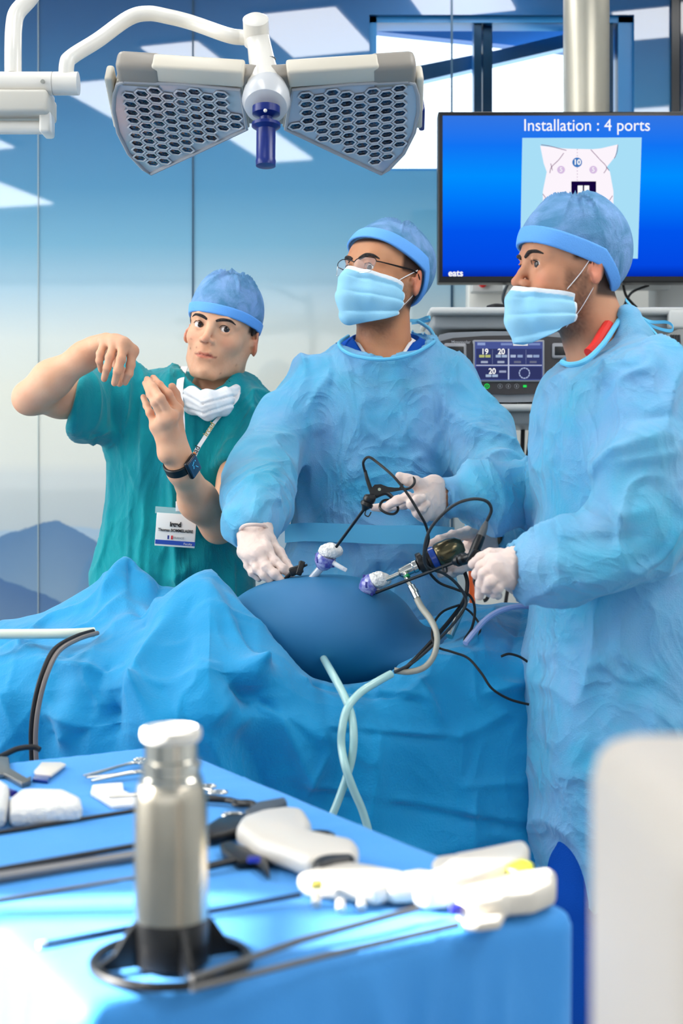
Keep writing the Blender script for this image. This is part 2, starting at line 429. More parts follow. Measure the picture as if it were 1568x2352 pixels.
        s = N.new('ShaderNodeMapRange'); s.inputs[1].default_value = 0; s.inputs[2].default_value = .008; L.new(d.outputs[0], s.inputs[0])
        f = N.new('ShaderNodeMapRange'); f.inputs[1].default_value = 0; f.inputs[2].default_value = .3; L.new(d.outputs[0], f.inputs[0])
        mc = N.new('ShaderNodeMix'); mc.data_type = 'RGBA'; mc.inputs[6].default_value = (*lin(c1), 1); mc.inputs[7].default_value = (*lin(c2), 1); L.new(f.outputs[0], mc.inputs[0])
        mx = N.new('ShaderNodeMix'); mx.data_type = 'RGBA'; L.new(s.outputs[0], mx.inputs[0]); L.new(col, mx.inputs[6]); L.new(mc.outputs[2], mx.inputs[7]); return mx.outputs[2]
    X = lambda px: (px-CX)/F*WD
    col = peak(col, X(130), 1205, .30, .60, (76, 116, 156), (120, 148, 172))
    col = peak(col, X(-60), 1315, .5, .42, (58, 98, 144), (110, 136, 160))
    L.new(col, b.inputs['Base Color']); b.inputs['Roughness'].default_value = .5; b.inputs['Specular IOR Level'].default_value = .2
    b.inputs['Coat Weight'].default_value = 1; b.inputs['Coat IOR'].default_value = 1.75; b.inputs['Coat Roughness'].default_value = .03
    return m
mural_m = mural()
XW = lambda px, D=WD: (px-CX)/F*D
ZW = lambda py, D=WD: H-(py-HY)/F*D
wx0, wx1, wz0, wz1 = XW(848), XW(1456), ZW(392), ZW(34)
m = M()
x0, x1, zt = -4.1, 2.6, 3.0
def slab(m, xa, xb, za, zb, y0=WD, t=.12): m.box(((xa+xb)/2, y0+t/2, (za+zb)/2), (xb-xa, t, zb-za))
slab(m, x0, wx0, 0, zt); slab(m, wx1, x1, 0, zt); slab(m, wx0, wx1, 0, wz0); slab(m, wx0, wx1, wz1, zt)
struct(m, 'wall_back', mural_m)
m = M(); m.box((-.75, .85, -.05), (6.9, 7.9, .1)); struct(m, 'floor', mat('grey vinyl floor', (150, 160, 168), .35, var=(140, 150, 160), vscale=2))
m = M(); m.box((-.75, .85, 3.05), (6.9, 7.9, .1)); struct(m, 'ceiling', mat('ceiling paint', (215, 220, 222), .7))
m = M()                                       # left wall with the window the sun comes through
ly0, ly1, lz0, lz1 = .88, 1.26, 1.55, 2.92
def lw(a, b, c, d): m.box((-4.06, (a+b)/2, (c+d)/2), (.12, b-a, d-c))
lw(-3.1, ly0, 0, 3); lw(ly1, 4.7, 0, 3); lw(ly0, ly1, 0, lz0); lw(ly0, ly1, lz1, 3)
struct(m, 'wall_left', white)
m = M(); fr = mat('blue window frame', (26, 112, 170), .35)
for y in (ly0, 1.19, ly1): m.box((-4.06, y, (lz0+lz1)/2), (.1, .03, lz1-lz0))
m.box((-4.06, (ly0+ly1)/2, 2.62), (.04, ly1-ly0, .03)); struct(m, 'window_2', fr)
m = M(); m.box((2.66, .85, 1.5), (.12, 7.8, 3)); struct(m, 'wall_right', white)
m = M(); m.box((-.75, -3.1, 1.5), (6.8, .12, 3)); struct(m, 'wall_rear', white)
# window in the mural wall, blue frame, slanting beam outside
w1 = M(); t = .02
for (a, b_, c, d) in ((wx0, wx1, wz0-.0, wz0+.012), (wx0, wx0+.025, wz0, wz1), (wx1-.05, wx1, wz0, wz1), (wx0, wx1, wz1-.02, wz1)): slab(w1, a, b_, c, d, WD+.02, .09)
win = struct(w1, 'window_1', fr)
k = M(); slab(k, XW(1090), XW(1108), wz0, wz1, WD+.03, .07); slab(k, XW(1112), XW(1134), wz0, wz1, WD+.05, .07); struct(k, 'mullion', fr, win)
k = M(); slab(k, XW(1398), XW(1412), wz0, wz1, WD+.03, .07); slab(k, XW(1425), XW(1440), wz0, wz1, WD+.03, .07); struct(k, 'mullion', fr, win)
k = M(); k.prism([(XW(848), ZW(188)), (XW(1330), ZW(76)), (XW(1330), ZW(44)), (XW(1160), ZW(84)), (XW(848), ZW(146))], (0, WD+.14, 0), (1, 0, 0), (0, 0, 1), (0, .05, 0)); struct(k, 'slanting_beam', mat('light blue beam', (120, 172, 205), .3), win)
k = M(); k.prism([(XW(848), ZW(20)), (XW(1456), ZW(20)), (XW(1456), ZW(92)), (XW(1290), ZW(72)), (XW(980), ZW(40)), (XW(848), ZW(26))], (0, WD+.2, 0), (1, 0, 0), (0, 0, 1), (0, .05, 0)); struct(k, 'eave_board', mat('deep blue board', (40, 92, 150), .4), win)
k = M(); slab(k, wx0+.02, wx1-.02, wz0, wz1, WD+.028, .006)
gl = mat('window glass', (235, 245, 250), .02, trans=1, ior=1.05); struct(k, 'glass_pane', gl, win)
# seams between the glass panels
dk = mat('dark seam', (28, 66, 92), .4)
for i, (px, wd) in enumerate(((88, .002), (443, .005), (1037, .007))):
    k = M(); k.box((XW(px), WD-.002, 1.5), (wd, .006, 3)); struct(k, 'trim_%d' % (i+1), mat('pale seam', (176, 190, 190), .4) if i == 0 else dk)
k = M(); k.box((XW(1548), WD-.01, 1.5), (.026, .02, 3)); struct(k, 'trim_4', mat('black seam', (10, 14, 20), .3))
k = M(); k.box((XW(1645), WD-.012, 1.9), (.25, .012, 2.2)); struct(k, 'trim_5', mat('dark glass panel', (30, 44, 66), .1, coat=1))
# white cladding behind the equipment arm
k = M(); k.box(((XW(1073, 4.6)+1.6)/2, 4.62, .9), (1.6-XW(1073, 4.6), .1, 2.0), bev=.006); struct(k, 'trim_6', mat('off white cladding', (214, 214, 208), .4), smooth=True)
# ceiling panel lights
pan = bpy.data.materials.new('lit diffuser'); pan.use_nodes = True; b = pan.node_tree.nodes['Principled BSDF']
b.inputs['Emission Color'].default_value = (1, .99, .97, 1); b.inputs['Emission Strength'].default_value = 9.5; b.inputs['Base Color'].default_value = (.9, .9, .9, 1)
LP = [((-.11, 3.98), .34, .52, -17, 'square lit ceiling panel nearest the mural wall window'), ((-1.0, 3.02), .36, .62, -17, 'lit ceiling panel nearest the left end of the mural wall'),
      ((-.62, 3.62), .24, .46, -17, 'narrow lit ceiling panel above the operating table'), ((.42, 4.4), .34, .40, -17, 'lit ceiling panel above the wall monitor'), ((1.2, 4.1), .3, .34, -17, 'lit ceiling panel in the right far corner'),
      ((-2.5, 1.0), 1.1, 1.1, -17, 'large unseen fill panel added to the ceiling near the left wall window'), ((-.40, 2.2), .26, .8, -17, 'long narrow lit ceiling panel straight above the operating table'), ((1.25, 2.3), .9, 1.0, -17, 'large unseen fill panel added to the ceiling above the right surgeon'), ((-2.35, 2.5), 1.0, 1.1, -17, 'large unseen fill panel added to the ceiling left of the operating table'),  # large panels added for top light, set where their reflections stay hidden
      ((1.6, .6), .9, .9, -17, 'large unseen fill panel added to the ceiling right of the instrument table'), ((1.9, -1.2), .6, .9, -17, 'large unseen fill panel added to the ceiling at the rear right')]
for (xy, a, b_, deg, lab) in LP:
    t_ = empty('ceiling_light', (xy[0], xy[1], 2.985), lab, 'ceiling light', 'ceiling panel lights'); R = Matrix.Rotation(math.radians(-deg), 4, 'Z')
    k = M(); k.box((xy[0], xy[1], 2.9925), (a+.04, b_+.04, .015), R); k.build('frame', white, t_, False)
    k = M(); k.box((xy[0], xy[1], 2.982), (a, b_, .006), R); k.build('diffuser', pan, t_, False)

# ================================================================= pendant, monitor, generator
cream = mat('cream lacquered metal', (222, 218, 206), .32, coat=.3)
grey = mat('grey lacquer', (150, 154, 156), .4)
lgrey = mat('light grey lacquer', (196, 198, 196), .4)
dgrey = mat('dark grey plastic', (62, 64, 68), .4)
black = mat('black plastic', (14, 15, 18), .35)
blackm = mat('black rubber', (12, 12, 14), .55)
steel = mat('brushed steel', (205, 202, 194), .22, 1.)
k = M(); k.lathe([(.068, 1.9), (.068, 2.955), (.075, 2.96), (.075, 3.0)], (XW(1346, 4.15), 4.15, 0))
o = k.build('ceiling_column', mat('satin cream metal', (190, 184, 168), .33, .5)); tag(o, 'thick cream metal column coming down from the ceiling behind the monitor', 'column')
# monitor
MD = 3.95; mx0, mx1 = XW(1006, MD), XW(1006, MD)+.86; mz0, mz1 = ZW(648, MD), ZW(255, MD)
mon = empty('monitor', ((mx0+mx1)/2, MD+.05, mz0), 'large black wall monitor showing a bright blue slide about four ports', 'monitor')
k = M(); k.box(((mx0+mx1)/2, MD+.035, (mz0+mz1)/2), (mx1-mx0, .06, mz1-mz0), bev=.004); k.box(((mx0+mx1)/2, MD+.1, (mz0+mz1)/2), (.3, .09, .25), bev=.01); k.build('housing', black, mon)
sm = bpy.data.materials.new('lit blue slide'); sm.use_nodes = True; N = sm.node_tree.nodes; L = sm.node_tree.links; b = N['Principled BSDF']
g = N.new('ShaderNodeNewGeometry'); s_ = N.new('ShaderNodeSeparateXYZ'); L.new(g.outputs['Position'], s_.inputs[0]); r = N.new('ShaderNodeMapRange'); r.inputs[1].default_value = mz0; r.inputs[2].default_value = mz1; L.new(s_.outputs['Z'], r.inputs[0])
cr = N.new('ShaderNodeValToRGB'); L.new(r.outputs[0], cr.inputs[0]); e = cr.color_ramp.elements
e[0].position = .03; e[0].color = (*lin((0, 40, 170)), 1); e[1].position = .98; e[1].color = (*lin((52, 118, 226)), 1)
for p_, c in ((.1, (2, 72, 226)), (.3, (0, 84, 236)), (.5, (0, 124, 252)), (.62, (0, 142, 255)), (.8, (16, 116, 244))): q = e.new(p_); q.color = (*lin(c), 1)
L.new(cr.outputs[0], b.inputs['Emission Color']); b.inputs['Emission Strength'].default_value = 1.12; b.inputs['Base Color'].default_value = (0, 0, 0, 1); b.inputs['Roughness'].default_value = .6; b.inputs['Specular IOR Level'].default_value = 0
k = M(); k.box(((mx0+mx1)/2, MD+.003, (mz0+mz1)/2+.002), (mx1-mx0-.026, .004, mz1-mz0-.03)); scr = k.build('screen', sm, mon, False)
def emat(name, rgb, st=1.12):
    m_ = mat(name, (0, 0, 0), .6, spec=0); b_ = m_.node_tree.nodes['Principled BSDF']; b_.inputs['Emission Color'].default_value = (*lin(rgb), 1); b_.inputs['Emission Strength'].default_value = st; return m_
wt = emat('white screen pixels', (255, 255, 255))
text('slide_title', 'Installation : 4 ports', (XW(1347, MD), MD-.0015, ZW(289, MD)), .048, wt, scr, sx=.93)
text('slide_corner_word', 'eats', (XW(1046, MD), MD-.0015, ZW(628, MD)), .026, wt, scr, bold=.0006)
k = M(); k.prism([(XW(a, MD), ZW(b_, MD)) for a, b_ in ((1199, 317), (1473, 316), (1464, 594), (1194, 591))], (0, MD-.0012, 0), (1, 0, 0), (0, 0, 1), (0, .0008, 0))
pic = emat('slide photo blue cloth', (168, 222, 246)); k.build('slide_picture', pic, scr, False)
tor = [(1240, 335), (1290, 341), (1310, 342), (1360, 343), (1380, 341), (1418, 332), (1412, 360), (1392, 385), (1400, 395), (1408, 440), (1408, 500), (1398, 540), (1260, 540), (1247, 500), (1246, 440), (1255, 395), (1248, 375)]
k = M(); k.prism([(XW(a, MD), ZW(b_, MD)) for a, b_ in tor], (0, MD-.0018, 0), (1, 0, 0), (0, 0, 1), (0, .0006, 0)); k.build('slide_torso_picture', emat('slide torso', (252, 244, 252)), scr, False)
k = M()
for q in ([(1242, 333), (1262, 336), (1300, 346)], [(1294, 352), (1282, 368), (1266, 384), (1262, 398)], [(1356, 344), (1376, 366), (1392, 384), (1386, 398)], [(1246, 446), (1262, 468), (1272, 482)], [(1406, 450), (1394, 468), (1386, 484)], [(1264, 376), (1268, 392)], [(1392, 384), (1398, 392)], [(1418, 333), (1416, 350), (1410, 364)]):
    k = M(); k.tube([(XW(a, MD), MD-.002, ZW(b_, MD)) for a, b_ in q], .0009, 5); k.build('slide_pen_line', emat('purple line', (112, 60, 110)), scr)
k = M()
for y in range(344, 440, 7): k.box((XW(1325, MD), MD-.002, ZW(y, MD)), (.0012, .0006, .003))
k.build('slide_dotted_line', emat('purple line', (112, 60, 110)), scr)
def disc(nm, px, py, rr, mt, yy=MD-.0026): 
    k = M(); k.lathe([(rr, 0), (rr, .0006)], P(px, py, yy), (0, -1, 0), 28); return k.build(nm, mt, scr)
disc('slide_badge', 1325, 373, .0137, emat('slide badge blue', (58, 118, 190))); disc('slide_badge', 1288, 390, .0110, emat('slide badge lilac', (214, 190, 226))); disc('slide_badge', 1362, 390, .0110, emat('slide badge lilac', (214, 190, 226)))
text('slide_number', '10', P(1325, 373, MD-.004), .021, wt, scr, bold=.0006); text('slide_number', '5', P(1288, 390, MD-.004), .018, wt, scr); text('slide_number', '5', P(1362, 390, MD-.004), .018, wt, scr)
k = M(); k.box(P(1340, 445, MD-.003), (.07, .0012, .07)); k.build('pause_symbol_square', emat('navy square', (20, 4, 60)), scr, False)
k = M(); k.box(P(1332, 440, MD-.005), (.014, .001, .034)); k.box(P(1347, 440, MD-.005), (.014, .001, .034)); k.build('pause_symbol', wt, scr, False)
# screen arm behind
k = M(); k.tube([P(1346, 450, 4.08), P(1346, 640, 4.15), P(1346, 700, 4.15)], .03); k.box(P(1346, 655, 4.2), (.5, .04, .03), bev=.005); k.box(P(1346, 690, 4.24), (.12, .1, .3), bev=.01)
ARM = k
k = empty('wall_socket_box', P(1122, 660, 4.5), 'white wall box with a red round button under the monitor', 'switch box')
m = M(); m.box(P(1122, 655, 4.53), (.115, .05, .05), bev=.004); m.build('box', lgrey, k)
m = M(); m.lathe([(.013, 0), (.013, .012), (.009, .016)], P(1108, 652, 4.5), (0, -1, 0), 20); m.build('button', mat('red plastic', (215, 28, 28), .3), k)
m = M(); m.box(P(1190, 660, 4.51), (.075, .05, .04), bev=.006); m.box(P(1172, 662, 4.5), (.02, .07, .03), bev=.004); o = m.build('cable_clamp', lgrey); tag(o, 'light grey clamp beside the red button box', 'clamp')
# equipment shelves
SD = 3.72
def shelf(nm, py, lab, hh=.052):
    a, b_ = XW(986, SD), XW(1580, SD); s = empty(nm, ((a+b_)/2, SD+.25, ZW(py, SD)), lab, 'shelf', 'equipment shelves')
    m = M(); m.box(((a+b_)/2, SD+.22, ZW(py+8, SD)), (b_-a, .46, .019), bev=.008); m.build('top_plate', lgrey, s)
    m = M(); m.box(((a+b_)/2+.0, SD+.235, ZW(py+30, SD)), (b_-a-.02, .42, .04), bev=.010); m.build('tray', grey, s)
    m = M(); m.box((b_-.03, SD+.0, ZW(py+28, SD)), (.05, .03, .05), bev=.008); m.build('end_bracket', lgrey, s); return s
shelf('equipment_shelf', 706, 'grey equipment shelf just under the monitor, above the generator')
shelf('equipment_shelf', 928, 'grey equipment shelf carrying the dark generator')
pa = empty('equipment_pendant', (XW(1346, 4.15), 4.15, 1.2), 'light grey pendant with bracket and upright posts behind the monitor and shelves', 'pendant')
ARM.build('monitor_bracket', lgrey, pa)
for px_ in (1545, 1300): m = M(); m.box((XW(px_, 4.2), 4.27, 1.30), (.10, .12, 1.2), bev=.02); m.build('upright_post', lgrey, pa)
gx0, gx1, gz0, gz1 = XW(1003, SD), XW(1342, SD), ZW(918, SD), ZW(763, SD); gy = SD+.0
gen = empty('electrosurgical_generator', ((gx0+gx1)/2, gy+.15, gz0), 'dark grey generator with a lit blue touch screen on the lower shelf', 'generator')
gw = gx1-gx0; gcx = (gx0+gx1)/2; gh = gz1-gz0
def gpx(px, py, d=0.): return P(px, py, gy+d)
def outl(pts): return [(XW(a, gy), ZW(b_, gy)) for a, b_ in pts]
m = M(); m.prism(outl([(1004, 780), (1010, 768), (1030, 763), (1120, 760), (1230, 760), (1320, 763), (1336, 768), (1342, 780), (1340, 905), (1325, 916), (1250, 922), (1170, 924), (1080, 922), (1020, 914), (1006, 900)]), (0, gy+.01, 0), (1, 0, 0), (0, 0, 1), (0, .3, 0)); m.build('case', mat('silver grey plastic', (134, 138, 144), .35), gen)
m = M(); m.prism(outl([(1012, 783), (1040, 776), (1110, 771), (1170, 770), (1240, 771), (1300, 776), (1334, 783), (1333, 885), (1300, 896), (1230, 904), (1170, 906), (1110, 904), (1040, 896), (1014, 885)]), (0, gy+.003, 0), (1, 0, 0), (0, 0, 1), (0, .012, 0)); m.build('front_panel', mat('charcoal panel', (52, 48, 50), .35), gen)
m = M(); m.box(gpx(1168, 829, .0), (.190, .008, .112), bev=.003); m.build('screen_bezel', mat('grey bezel', (150, 152, 160), .3), gen)
def ecol(nm, rgb, st=1.): return emat(nm, rgb, st)
m = M(); m.box(gpx(1168, 829, -.004), (.180, .003, .102)); gs = m.build('touch_screen', ecol('screen blue', (78, 92, 158)), gen, False)
def gsq(nm, xa, ya, xb, yb, rgb, d=-.0062): 
    m = M(); A = gpx(xa, ya, d); B = gpx(xb, yb, d); m.box((A+B)/2, (abs(B[0]-A[0]), .0006, abs(A[2]-B[2]))); return m.build(nm, ecol('px %d %d %d' % rgb, rgb), gs, False)
for q in ((1093, 801, 1167, 838, (54, 62, 112)), (1170, 801, 1244, 838, (58, 66, 118)), (1093, 842, 1167, 871, (50, 56, 104)), (1170, 842, 1244, 871, (52, 58, 106))): gsq('screen_field', *q)
for q in ((1096, 787, 1114, 793, (150, 170, 220)), (1150, 788, 1176, 793, (130, 150, 205)), (1178, 787, 1212, 794, (245, 248, 250)), (1214, 788, 1240, 793, (130, 150, 205)), (1100, 815, 1112, 821, (190, 196, 120)), (1114, 815, 1126, 821, (190, 196, 120)), (1138, 815, 1150, 821, (170, 190, 220)), (1152, 815, 1164, 821, (170, 190, 220)),
          (1172, 815, 1184, 821, (180, 195, 225)), (1188, 815, 1200, 821, (150, 170, 210)), (1210, 815, 1222, 821, (180, 195, 225)), (1224, 815, 1238, 821, (150, 170, 210)), (1104, 829, 1120, 834, (170, 180, 205)), (1142, 829, 1158, 834, (170, 180, 205)), (1180, 829, 1196, 834, (110, 115, 140)), (1216, 829, 1232, 834, (110, 115, 140)),
          (1146, 851, 1162, 856, (160, 170, 200)), (1115, 860, 1128, 866, (170, 190, 220)), (1130, 860, 1143, 866, (170, 190, 220)), (1130, 803, 1131, 836, (120, 130, 170)), (1207, 803, 1208, 836, (120, 130, 170)), (1166, 801, 1169, 872, (200, 206, 230)), (1093, 838, 1244, 840, (200, 206, 230))): gsq('screen_button', *q, d=-.0068)
for s_, x, y in (('19', 1113, 808), ('20', 1151, 808), ('20', 1130, 853)): text('screen_number', s_, gpx(x, y, -.0075), .021, wt, gs, sx=.92, bold=.0004)
m = M()
for a in range(12):
    t0 = a*math.pi/6; c_ = gpx(1204, 857, -.0075); m.box(c_+np.array([math.cos(t0)*.0135, 0, math.sin(t0)*.0135]), (.003, .0006, .0058), Matrix.Rotation(-t0, 4, 'Y'))
m.build('screen_dial', ecol('dial', (176, 190, 226)), gs, False)
text('panel_word', 'Monopolar 1', gpx(1062, 786, -.0005), .0115, mat('grey print', (170, 172, 176), .5), gen, bold=.0001)
for (x, y, wx) in ((1045, 806, 52), (1287, 806, 40), (1284, 858, 30)):
    m = M(); c_ = gpx(x, y, .0); m.box(c_, (wx/F*gy, .012, .042), bev=.006); so = m.build('socket', mat('socket rim', (150, 150, 154), .3), gen)
    m = M(); m.box(gpx(x, y, -.005), ((wx-12)/F*gy, .004, .024), bev=.002); m.build('socket_recess', black, so)
for i, x in enumerate((1118, 1148, 1167, 1186, 1205)):
    m = M()
    if i == 4: m.box(gpx(x, 887, .0), (.009, .003, .006)); c_ = ecol('green light', (40, 220, 90), 1.2)
    else:
        for j in range(14):
            a = j*math.pi*2/14; m.ball(gpx(x, 887, .002)+np.array([math.cos(a)*.006, 0, math.sin(a)*.006]), .0009 if i else .0014, 6)
        m.box(gpx(x, 887, .001), (.0018, .002, .006)); c_ = ecol('green light', (40, 220, 90), 1.2) if i == 0 else mat('grey print', (170, 172, 176), .5)
    m.build('button', c_, gen)
for x in (1030, 1165, 1310):
    m = M(); m.box(P(x, 923, gy+.05), (.05, .05, .012), bev=.003); m.build('foot', black, gen)
# black cables hanging below and around the shelves
def cord(nm, pts, r, mt, lab, cat='cable', group=None):
    o = M().tube([P(*p) for p in pts], r, 8).build(nm, mt); return tag(o, lab, cat, group)
cord('power_cable', [(1170, 712, 3.95), (1155, 690, 4.0), (1160, 665, 4.1), (1175, 640, 4.2)], .0045, blackm, 'thin black cable looping down beside the red button box')
cord('power_cable', [(1120, 706, 3.9), (1140, 702, 3.88), (1175, 704, 3.9), (1200, 690, 4.0), (1210, 650, 4.1)], .006, blackm, 'black cable lying on the upper shelf behind the right surgeon')
cord('power_cable', [(1430, 650, 4.05), (1438, 680, 4.05), (1465, 710, 4.0)], .004, blackm, 'thin black cable dropping to the shelf right of the surgeon cap')
cord('power_cable', [(1490, 655, 4.1), (1450, 672, 4.1), (1432, 705, 4.0)], .004, blackm, 'thin black cable curving under the right end of the monitor')
cord('hanging_cable', [(1201, 965, 4.1), (1198, 1100, 4.1), (1200, 1250, 4.1), (1196, 1420, 4.1)], .0065, blackm, 'black cable hanging straight down below the shelf, left one')
cord('hanging_cable', [(1222, 965, 4.1), (1212, 1040, 4.1), (1185, 1230, 4.1), (1155, 1420, 4.1)], .0055, blackm, 'black cable slanting down below the shelf to the left')
for i in range(4): cord('data_cable', [(1541+i*6, 770, 3.98), (1538+i*8, 830, 3.96), (1552+i*5, 905, 3.98)], .004, dgrey, ('leftmost', 'second from left', 'third from left', 'rightmost')[i]+' of the four dark cables at the right end between the shelves', group='cable bundle between the shelves')
cord('orange_tube', [(1082, 1290, 3.9), (1083, 1360, 3.9), (1086, 1480, 3.9), (1090, 2124, 3.9)], .0085, mat('orange plastic', (222, 92, 34), .4), 'orange upright tube behind the camera hand', 'tube')

# ================================================================= surgical lamp
LD = 2.66
lens_m = mat('milky lens plate', (186, 190, 200), .16, coat=1.)
dk_m = mat('dark mirror cup', (86, 100, 118), .07, 1., var=(40, 42, 56), vscale=22)
lampw = mat('lamp white lacquer', (226, 222, 214), .3, coat=.3); lampb = mat('lamp taupe plastic', (150, 143, 134), .42)
lampc = mat('lamp cream rim', (214, 206, 190), .35)
lamp = empty('surgical_lamp', P(612, 180, LD), 'white surgical lamp with two fan-shaped heads full of hexagonal lenses and a blue handle', 'surgical lamp')
def inside(pt, poly):
    x, y = pt; c = False; n = len(poly)
    for i in range(n):
        x1_, y1_ = poly[i]; x2_, y2_ = poly[(i+1) % n]
        if (y1_ > y) != (y2_ > y) and x < (x2_-x1_)*(y-y1_)/(y2_-y1_)+x1_: c = not c
    return c
def pdist(pt, poly):
    p = np.array(pt); best = 9e9; n = len(poly)
    for i in range(n):
        a = np.array(poly[i]); b_ = np.array(poly[(i+1) % n]); ba = b_-a; t_ = np.clip((p-a)@ba/(ba@ba), 0, 1); best = min(best, np.linalg.norm(p-a-t_*ba))
    return best
for sgn in (-1, 1):
    mp = lambda x: 611+sgn*(611-x)*-1 if sgn > 0 else x
    mp = (lambda x: x) if sgn < 0 else (lambda x: 1222-x)
    o0 = Vector(P(611, 196, LD)); u = Vector((sgn*.992, 0, .125)).normalized(); v = Vector((0, .94, -.34)); v = (v-u*v.dot(u)).normalized()
    nn = u.cross(v); nn = nn if nn.z > 0 else -nn          # points up, away from the lenses
    def onp(px, py):
        d = Vector(P(px, py, 1))-Vector((0, 0, H)); c0 = Vector((0, 0, H)); t_ = (o0-c0).dot(nn)/d.dot(nn); q = c0+d*t_-o0; return (q.dot(u), q.dot(v))
    lens = [onp(mp(a), b_) for a, b_ in ((286, 184), (420, 190), (550, 203), (558, 240), (566, 292), (455, 345), (347, 395), (330, 384), (296, 348), (272, 300), (262, 250), (264, 215), (272, 190))]
    cx_ = sum(a for a, b_ in lens)/len(lens); cy_ = sum(b_ for a, b_ in lens)/len(lens)
    gro = lambda s: [(cx_+(a-cx_)*s, cy_+(b_-cy_)*s) for a, b_ in lens]
    hd = M(); hd.prism(gro(1.035), o0+nn*.001, u, v, nn*.045); ho = hd.build('lamp_head', lampc, lamp)
    pm = M(); pm.prism(gro(1.0), o0-nn*.003, u, v, nn*.006); pl = pm.build('lens_plate', lens_m, ho)
    rim = M(); pts = [o0+u*a+v*b_-nn*.004 for a, b_ in gro(1.005)]; rim.tube(pts+[pts[0]], .004, 8, smooth=False); rim.build('rim_seal', mat('grey seal', (164, 166, 172), .35), ho)
    hx = M(); rmm = M(); R_ = .0142; row = 0; y = min(b_ for a, b_ in lens)+.026
    umin, umax = min(a for a, b_ in lens), max(a for a, b_ in lens)
    xs = umin+.02; col_ = 0
    while xs < umax:
        y = min(b_ for a, b_ in lens)-.02+(col_ % 2)*.01375
        while y < max(b_ for a, b_ in lens):
            if inside((xs, y), lens) and pdist((xs, y), lens) > .0165:
                c_ = o0+u*xs+v*y-nn*.0045; k0 = len(hx.v); m_ = 6
                ang = [math.pi/3*i for i in range(6)]
                for rr, dd in ((R_*.95, 0), (R_*.70, .004), (R_*.34, .0015)):
                    for a in ang: hx.v.append(tuple(c_+u*math.cos(a)*rr+v*math.sin(a)*rr*.86-nn*(.0012-dd*.3)))
                hx.v.append(tuple(c_-nn*.0022))
                for rr in range(2):
                    for i in range(6): hx.f.append((k0+rr*6+i, k0+rr*6+(i+1) % 6, k0+rr*6+6+(i+1) % 6, k0+rr*6+6+i))
                for i in range(6): hx.f.append((k0+12+i, k0+12+(i+1) % 6, k0+18))
                ring = [c_+u*math.cos(a)*R_*1.02+v*math.sin(a)*R_*.88-nn*.0016 for a in ang]
                rmm.tube(ring+[ring[0]], .0019, 5, smooth=False, cap=False)
            y += .0275
        xs += .0262; col_ += 1
    hx.build('hexagonal_lenses', dk_m, ho, smooth=False); rmm.build('hexagonal_rims', mat('clear rims', (205, 208, 216), .12, coat=1), ho)
    # cream bar along the near edge, taupe end cap, taupe hinge
    a0, a1 = onp(mp(350), 176), onp(mp(560), 190)
    top = M(); A = o0+u*a0[0]+v*(a0[1]); B = o0+u*a1[0]+v*(a1[1]); d_ = (B-A)
    Q = Matrix((d_.normalized(), v, nn)).transposed()
    top.box((A+B)/2+nn*.012-v*.012, (d_.length, .05, .032), Q, .006); top.build('head_bar', lampc, ho)
    c0_ = onp(mp(318), 170); cp = M(); C_ = o0+u*c0_[0]+v*(c0_[1]+.005); cp.box(C_+nn*.014, (.088, .07, .040), Q, .012); cp.build('end_cap', lampb, ho)
    c0_ = onp(mp(262), 240); cp = M(); C_ = o0+u*(c0_[0]*1.01)+v*c0_[1]; cp.box(C_+nn*.016, (.016, .17, .034), Q, .006); cp.build('side_cover', lampc, ho)
    if sgn > 0: cp = M(); C_ = o0+u*(c0_[0]*1.03)+v*(c0_[1]+.06); cp.box(C_+nn*.016, (.012, .075, .03), Q, .004); cp.build('side_grip', mat('navy plastic', (8, 34, 112), .3), ho)
    c0_ = onp(mp(572), 200); cp = M(); C_ = o0+u*c0_[0]+v*(c0_[1]+.05); cp.box(C_+nn*.018, (.045, .16, .03), Q, .006); cp.build('hinge', lampb, ho)
hb = M(); q0 = Vector(P(611, 232, LD-.02)); ax = Vector((0, -.62, -.78)).normalized()
hb.lathe([(.0, -.05), (.034, -.05), (.044, -.02), (.046, 0), (.040, .018), (.026, .024), (0.0, .026)], q0, ax, 36); hb.build('hub', mat('hub grey', (196, 198, 202), .3, coat=.3), lamp)
navy = mat('navy plastic', (8, 34, 112), .3)
h_ = M(); ha = Vector(P(611, 258, LD-.05)); h_.lathe([(.001, .012), (.026, .010), (.026, -.004), (.012, -.010), (.012, -.016), (.027, -.022), (.027, -.028), (.018, -.034), (.018, -.092), (.019, -.094), (.0185, -.104), (.001, -.106)], ha, (0, .12, 1), 32); hh = h_.build('handle', navy, lamp)
h_ = M(); h_.ball(P(609, 254, LD-.082), .0035); h_.build('handle_button', lampw, hh)
st = M(); st.tube([P(588, 75, LD+.06), P(596, 110, LD+.05), P(603, 150, LD+.03), P(610, 205, LD+.0)], [.0235, .0235, .026, .037], 24, smooth=False); so = st.build('stem', lampw, lamp)
st = M(); st.tube([P(602, 141, LD+.034), P(602.6, 143.5, LD+.034)], .0268, 28, smooth=False); st.build('joint_ring', dgrey, so)
st = M(); st.lathe([(.0, .028), (.018, .027), (.025, .022), (.0255, -.03), (0, -.03)], P(588, 68, LD+.05), (0, -.75, .66), 28); st.build('elbow_cap', lampw, so)
arm = M(); arm.tube([P(588, 85, LD+.06), P(555, 86, LD+.07), P(520, 80, LD+.07), P(440, 52, LD+.1), P(385, 38, LD+.1), P(340, 31, LD+.1), P(295, 42, LD+.1), P(225, 92, LD+.08), P(165, 130, LD+.05), P(153, 150, LD+.04), P(152, 200, LD+.04)], .0148, 18)
lo = arm.build('lamp_arm', lampw); lo['label'] = 'white curved tube arm holding the surgical lamp'; lo['category'] = 'lamp arm'
ja = empty('arm_joint', P(60, 192, LD+.05), 'white horizontal arm joint cylinder at the upper left edge', 'lamp arm')
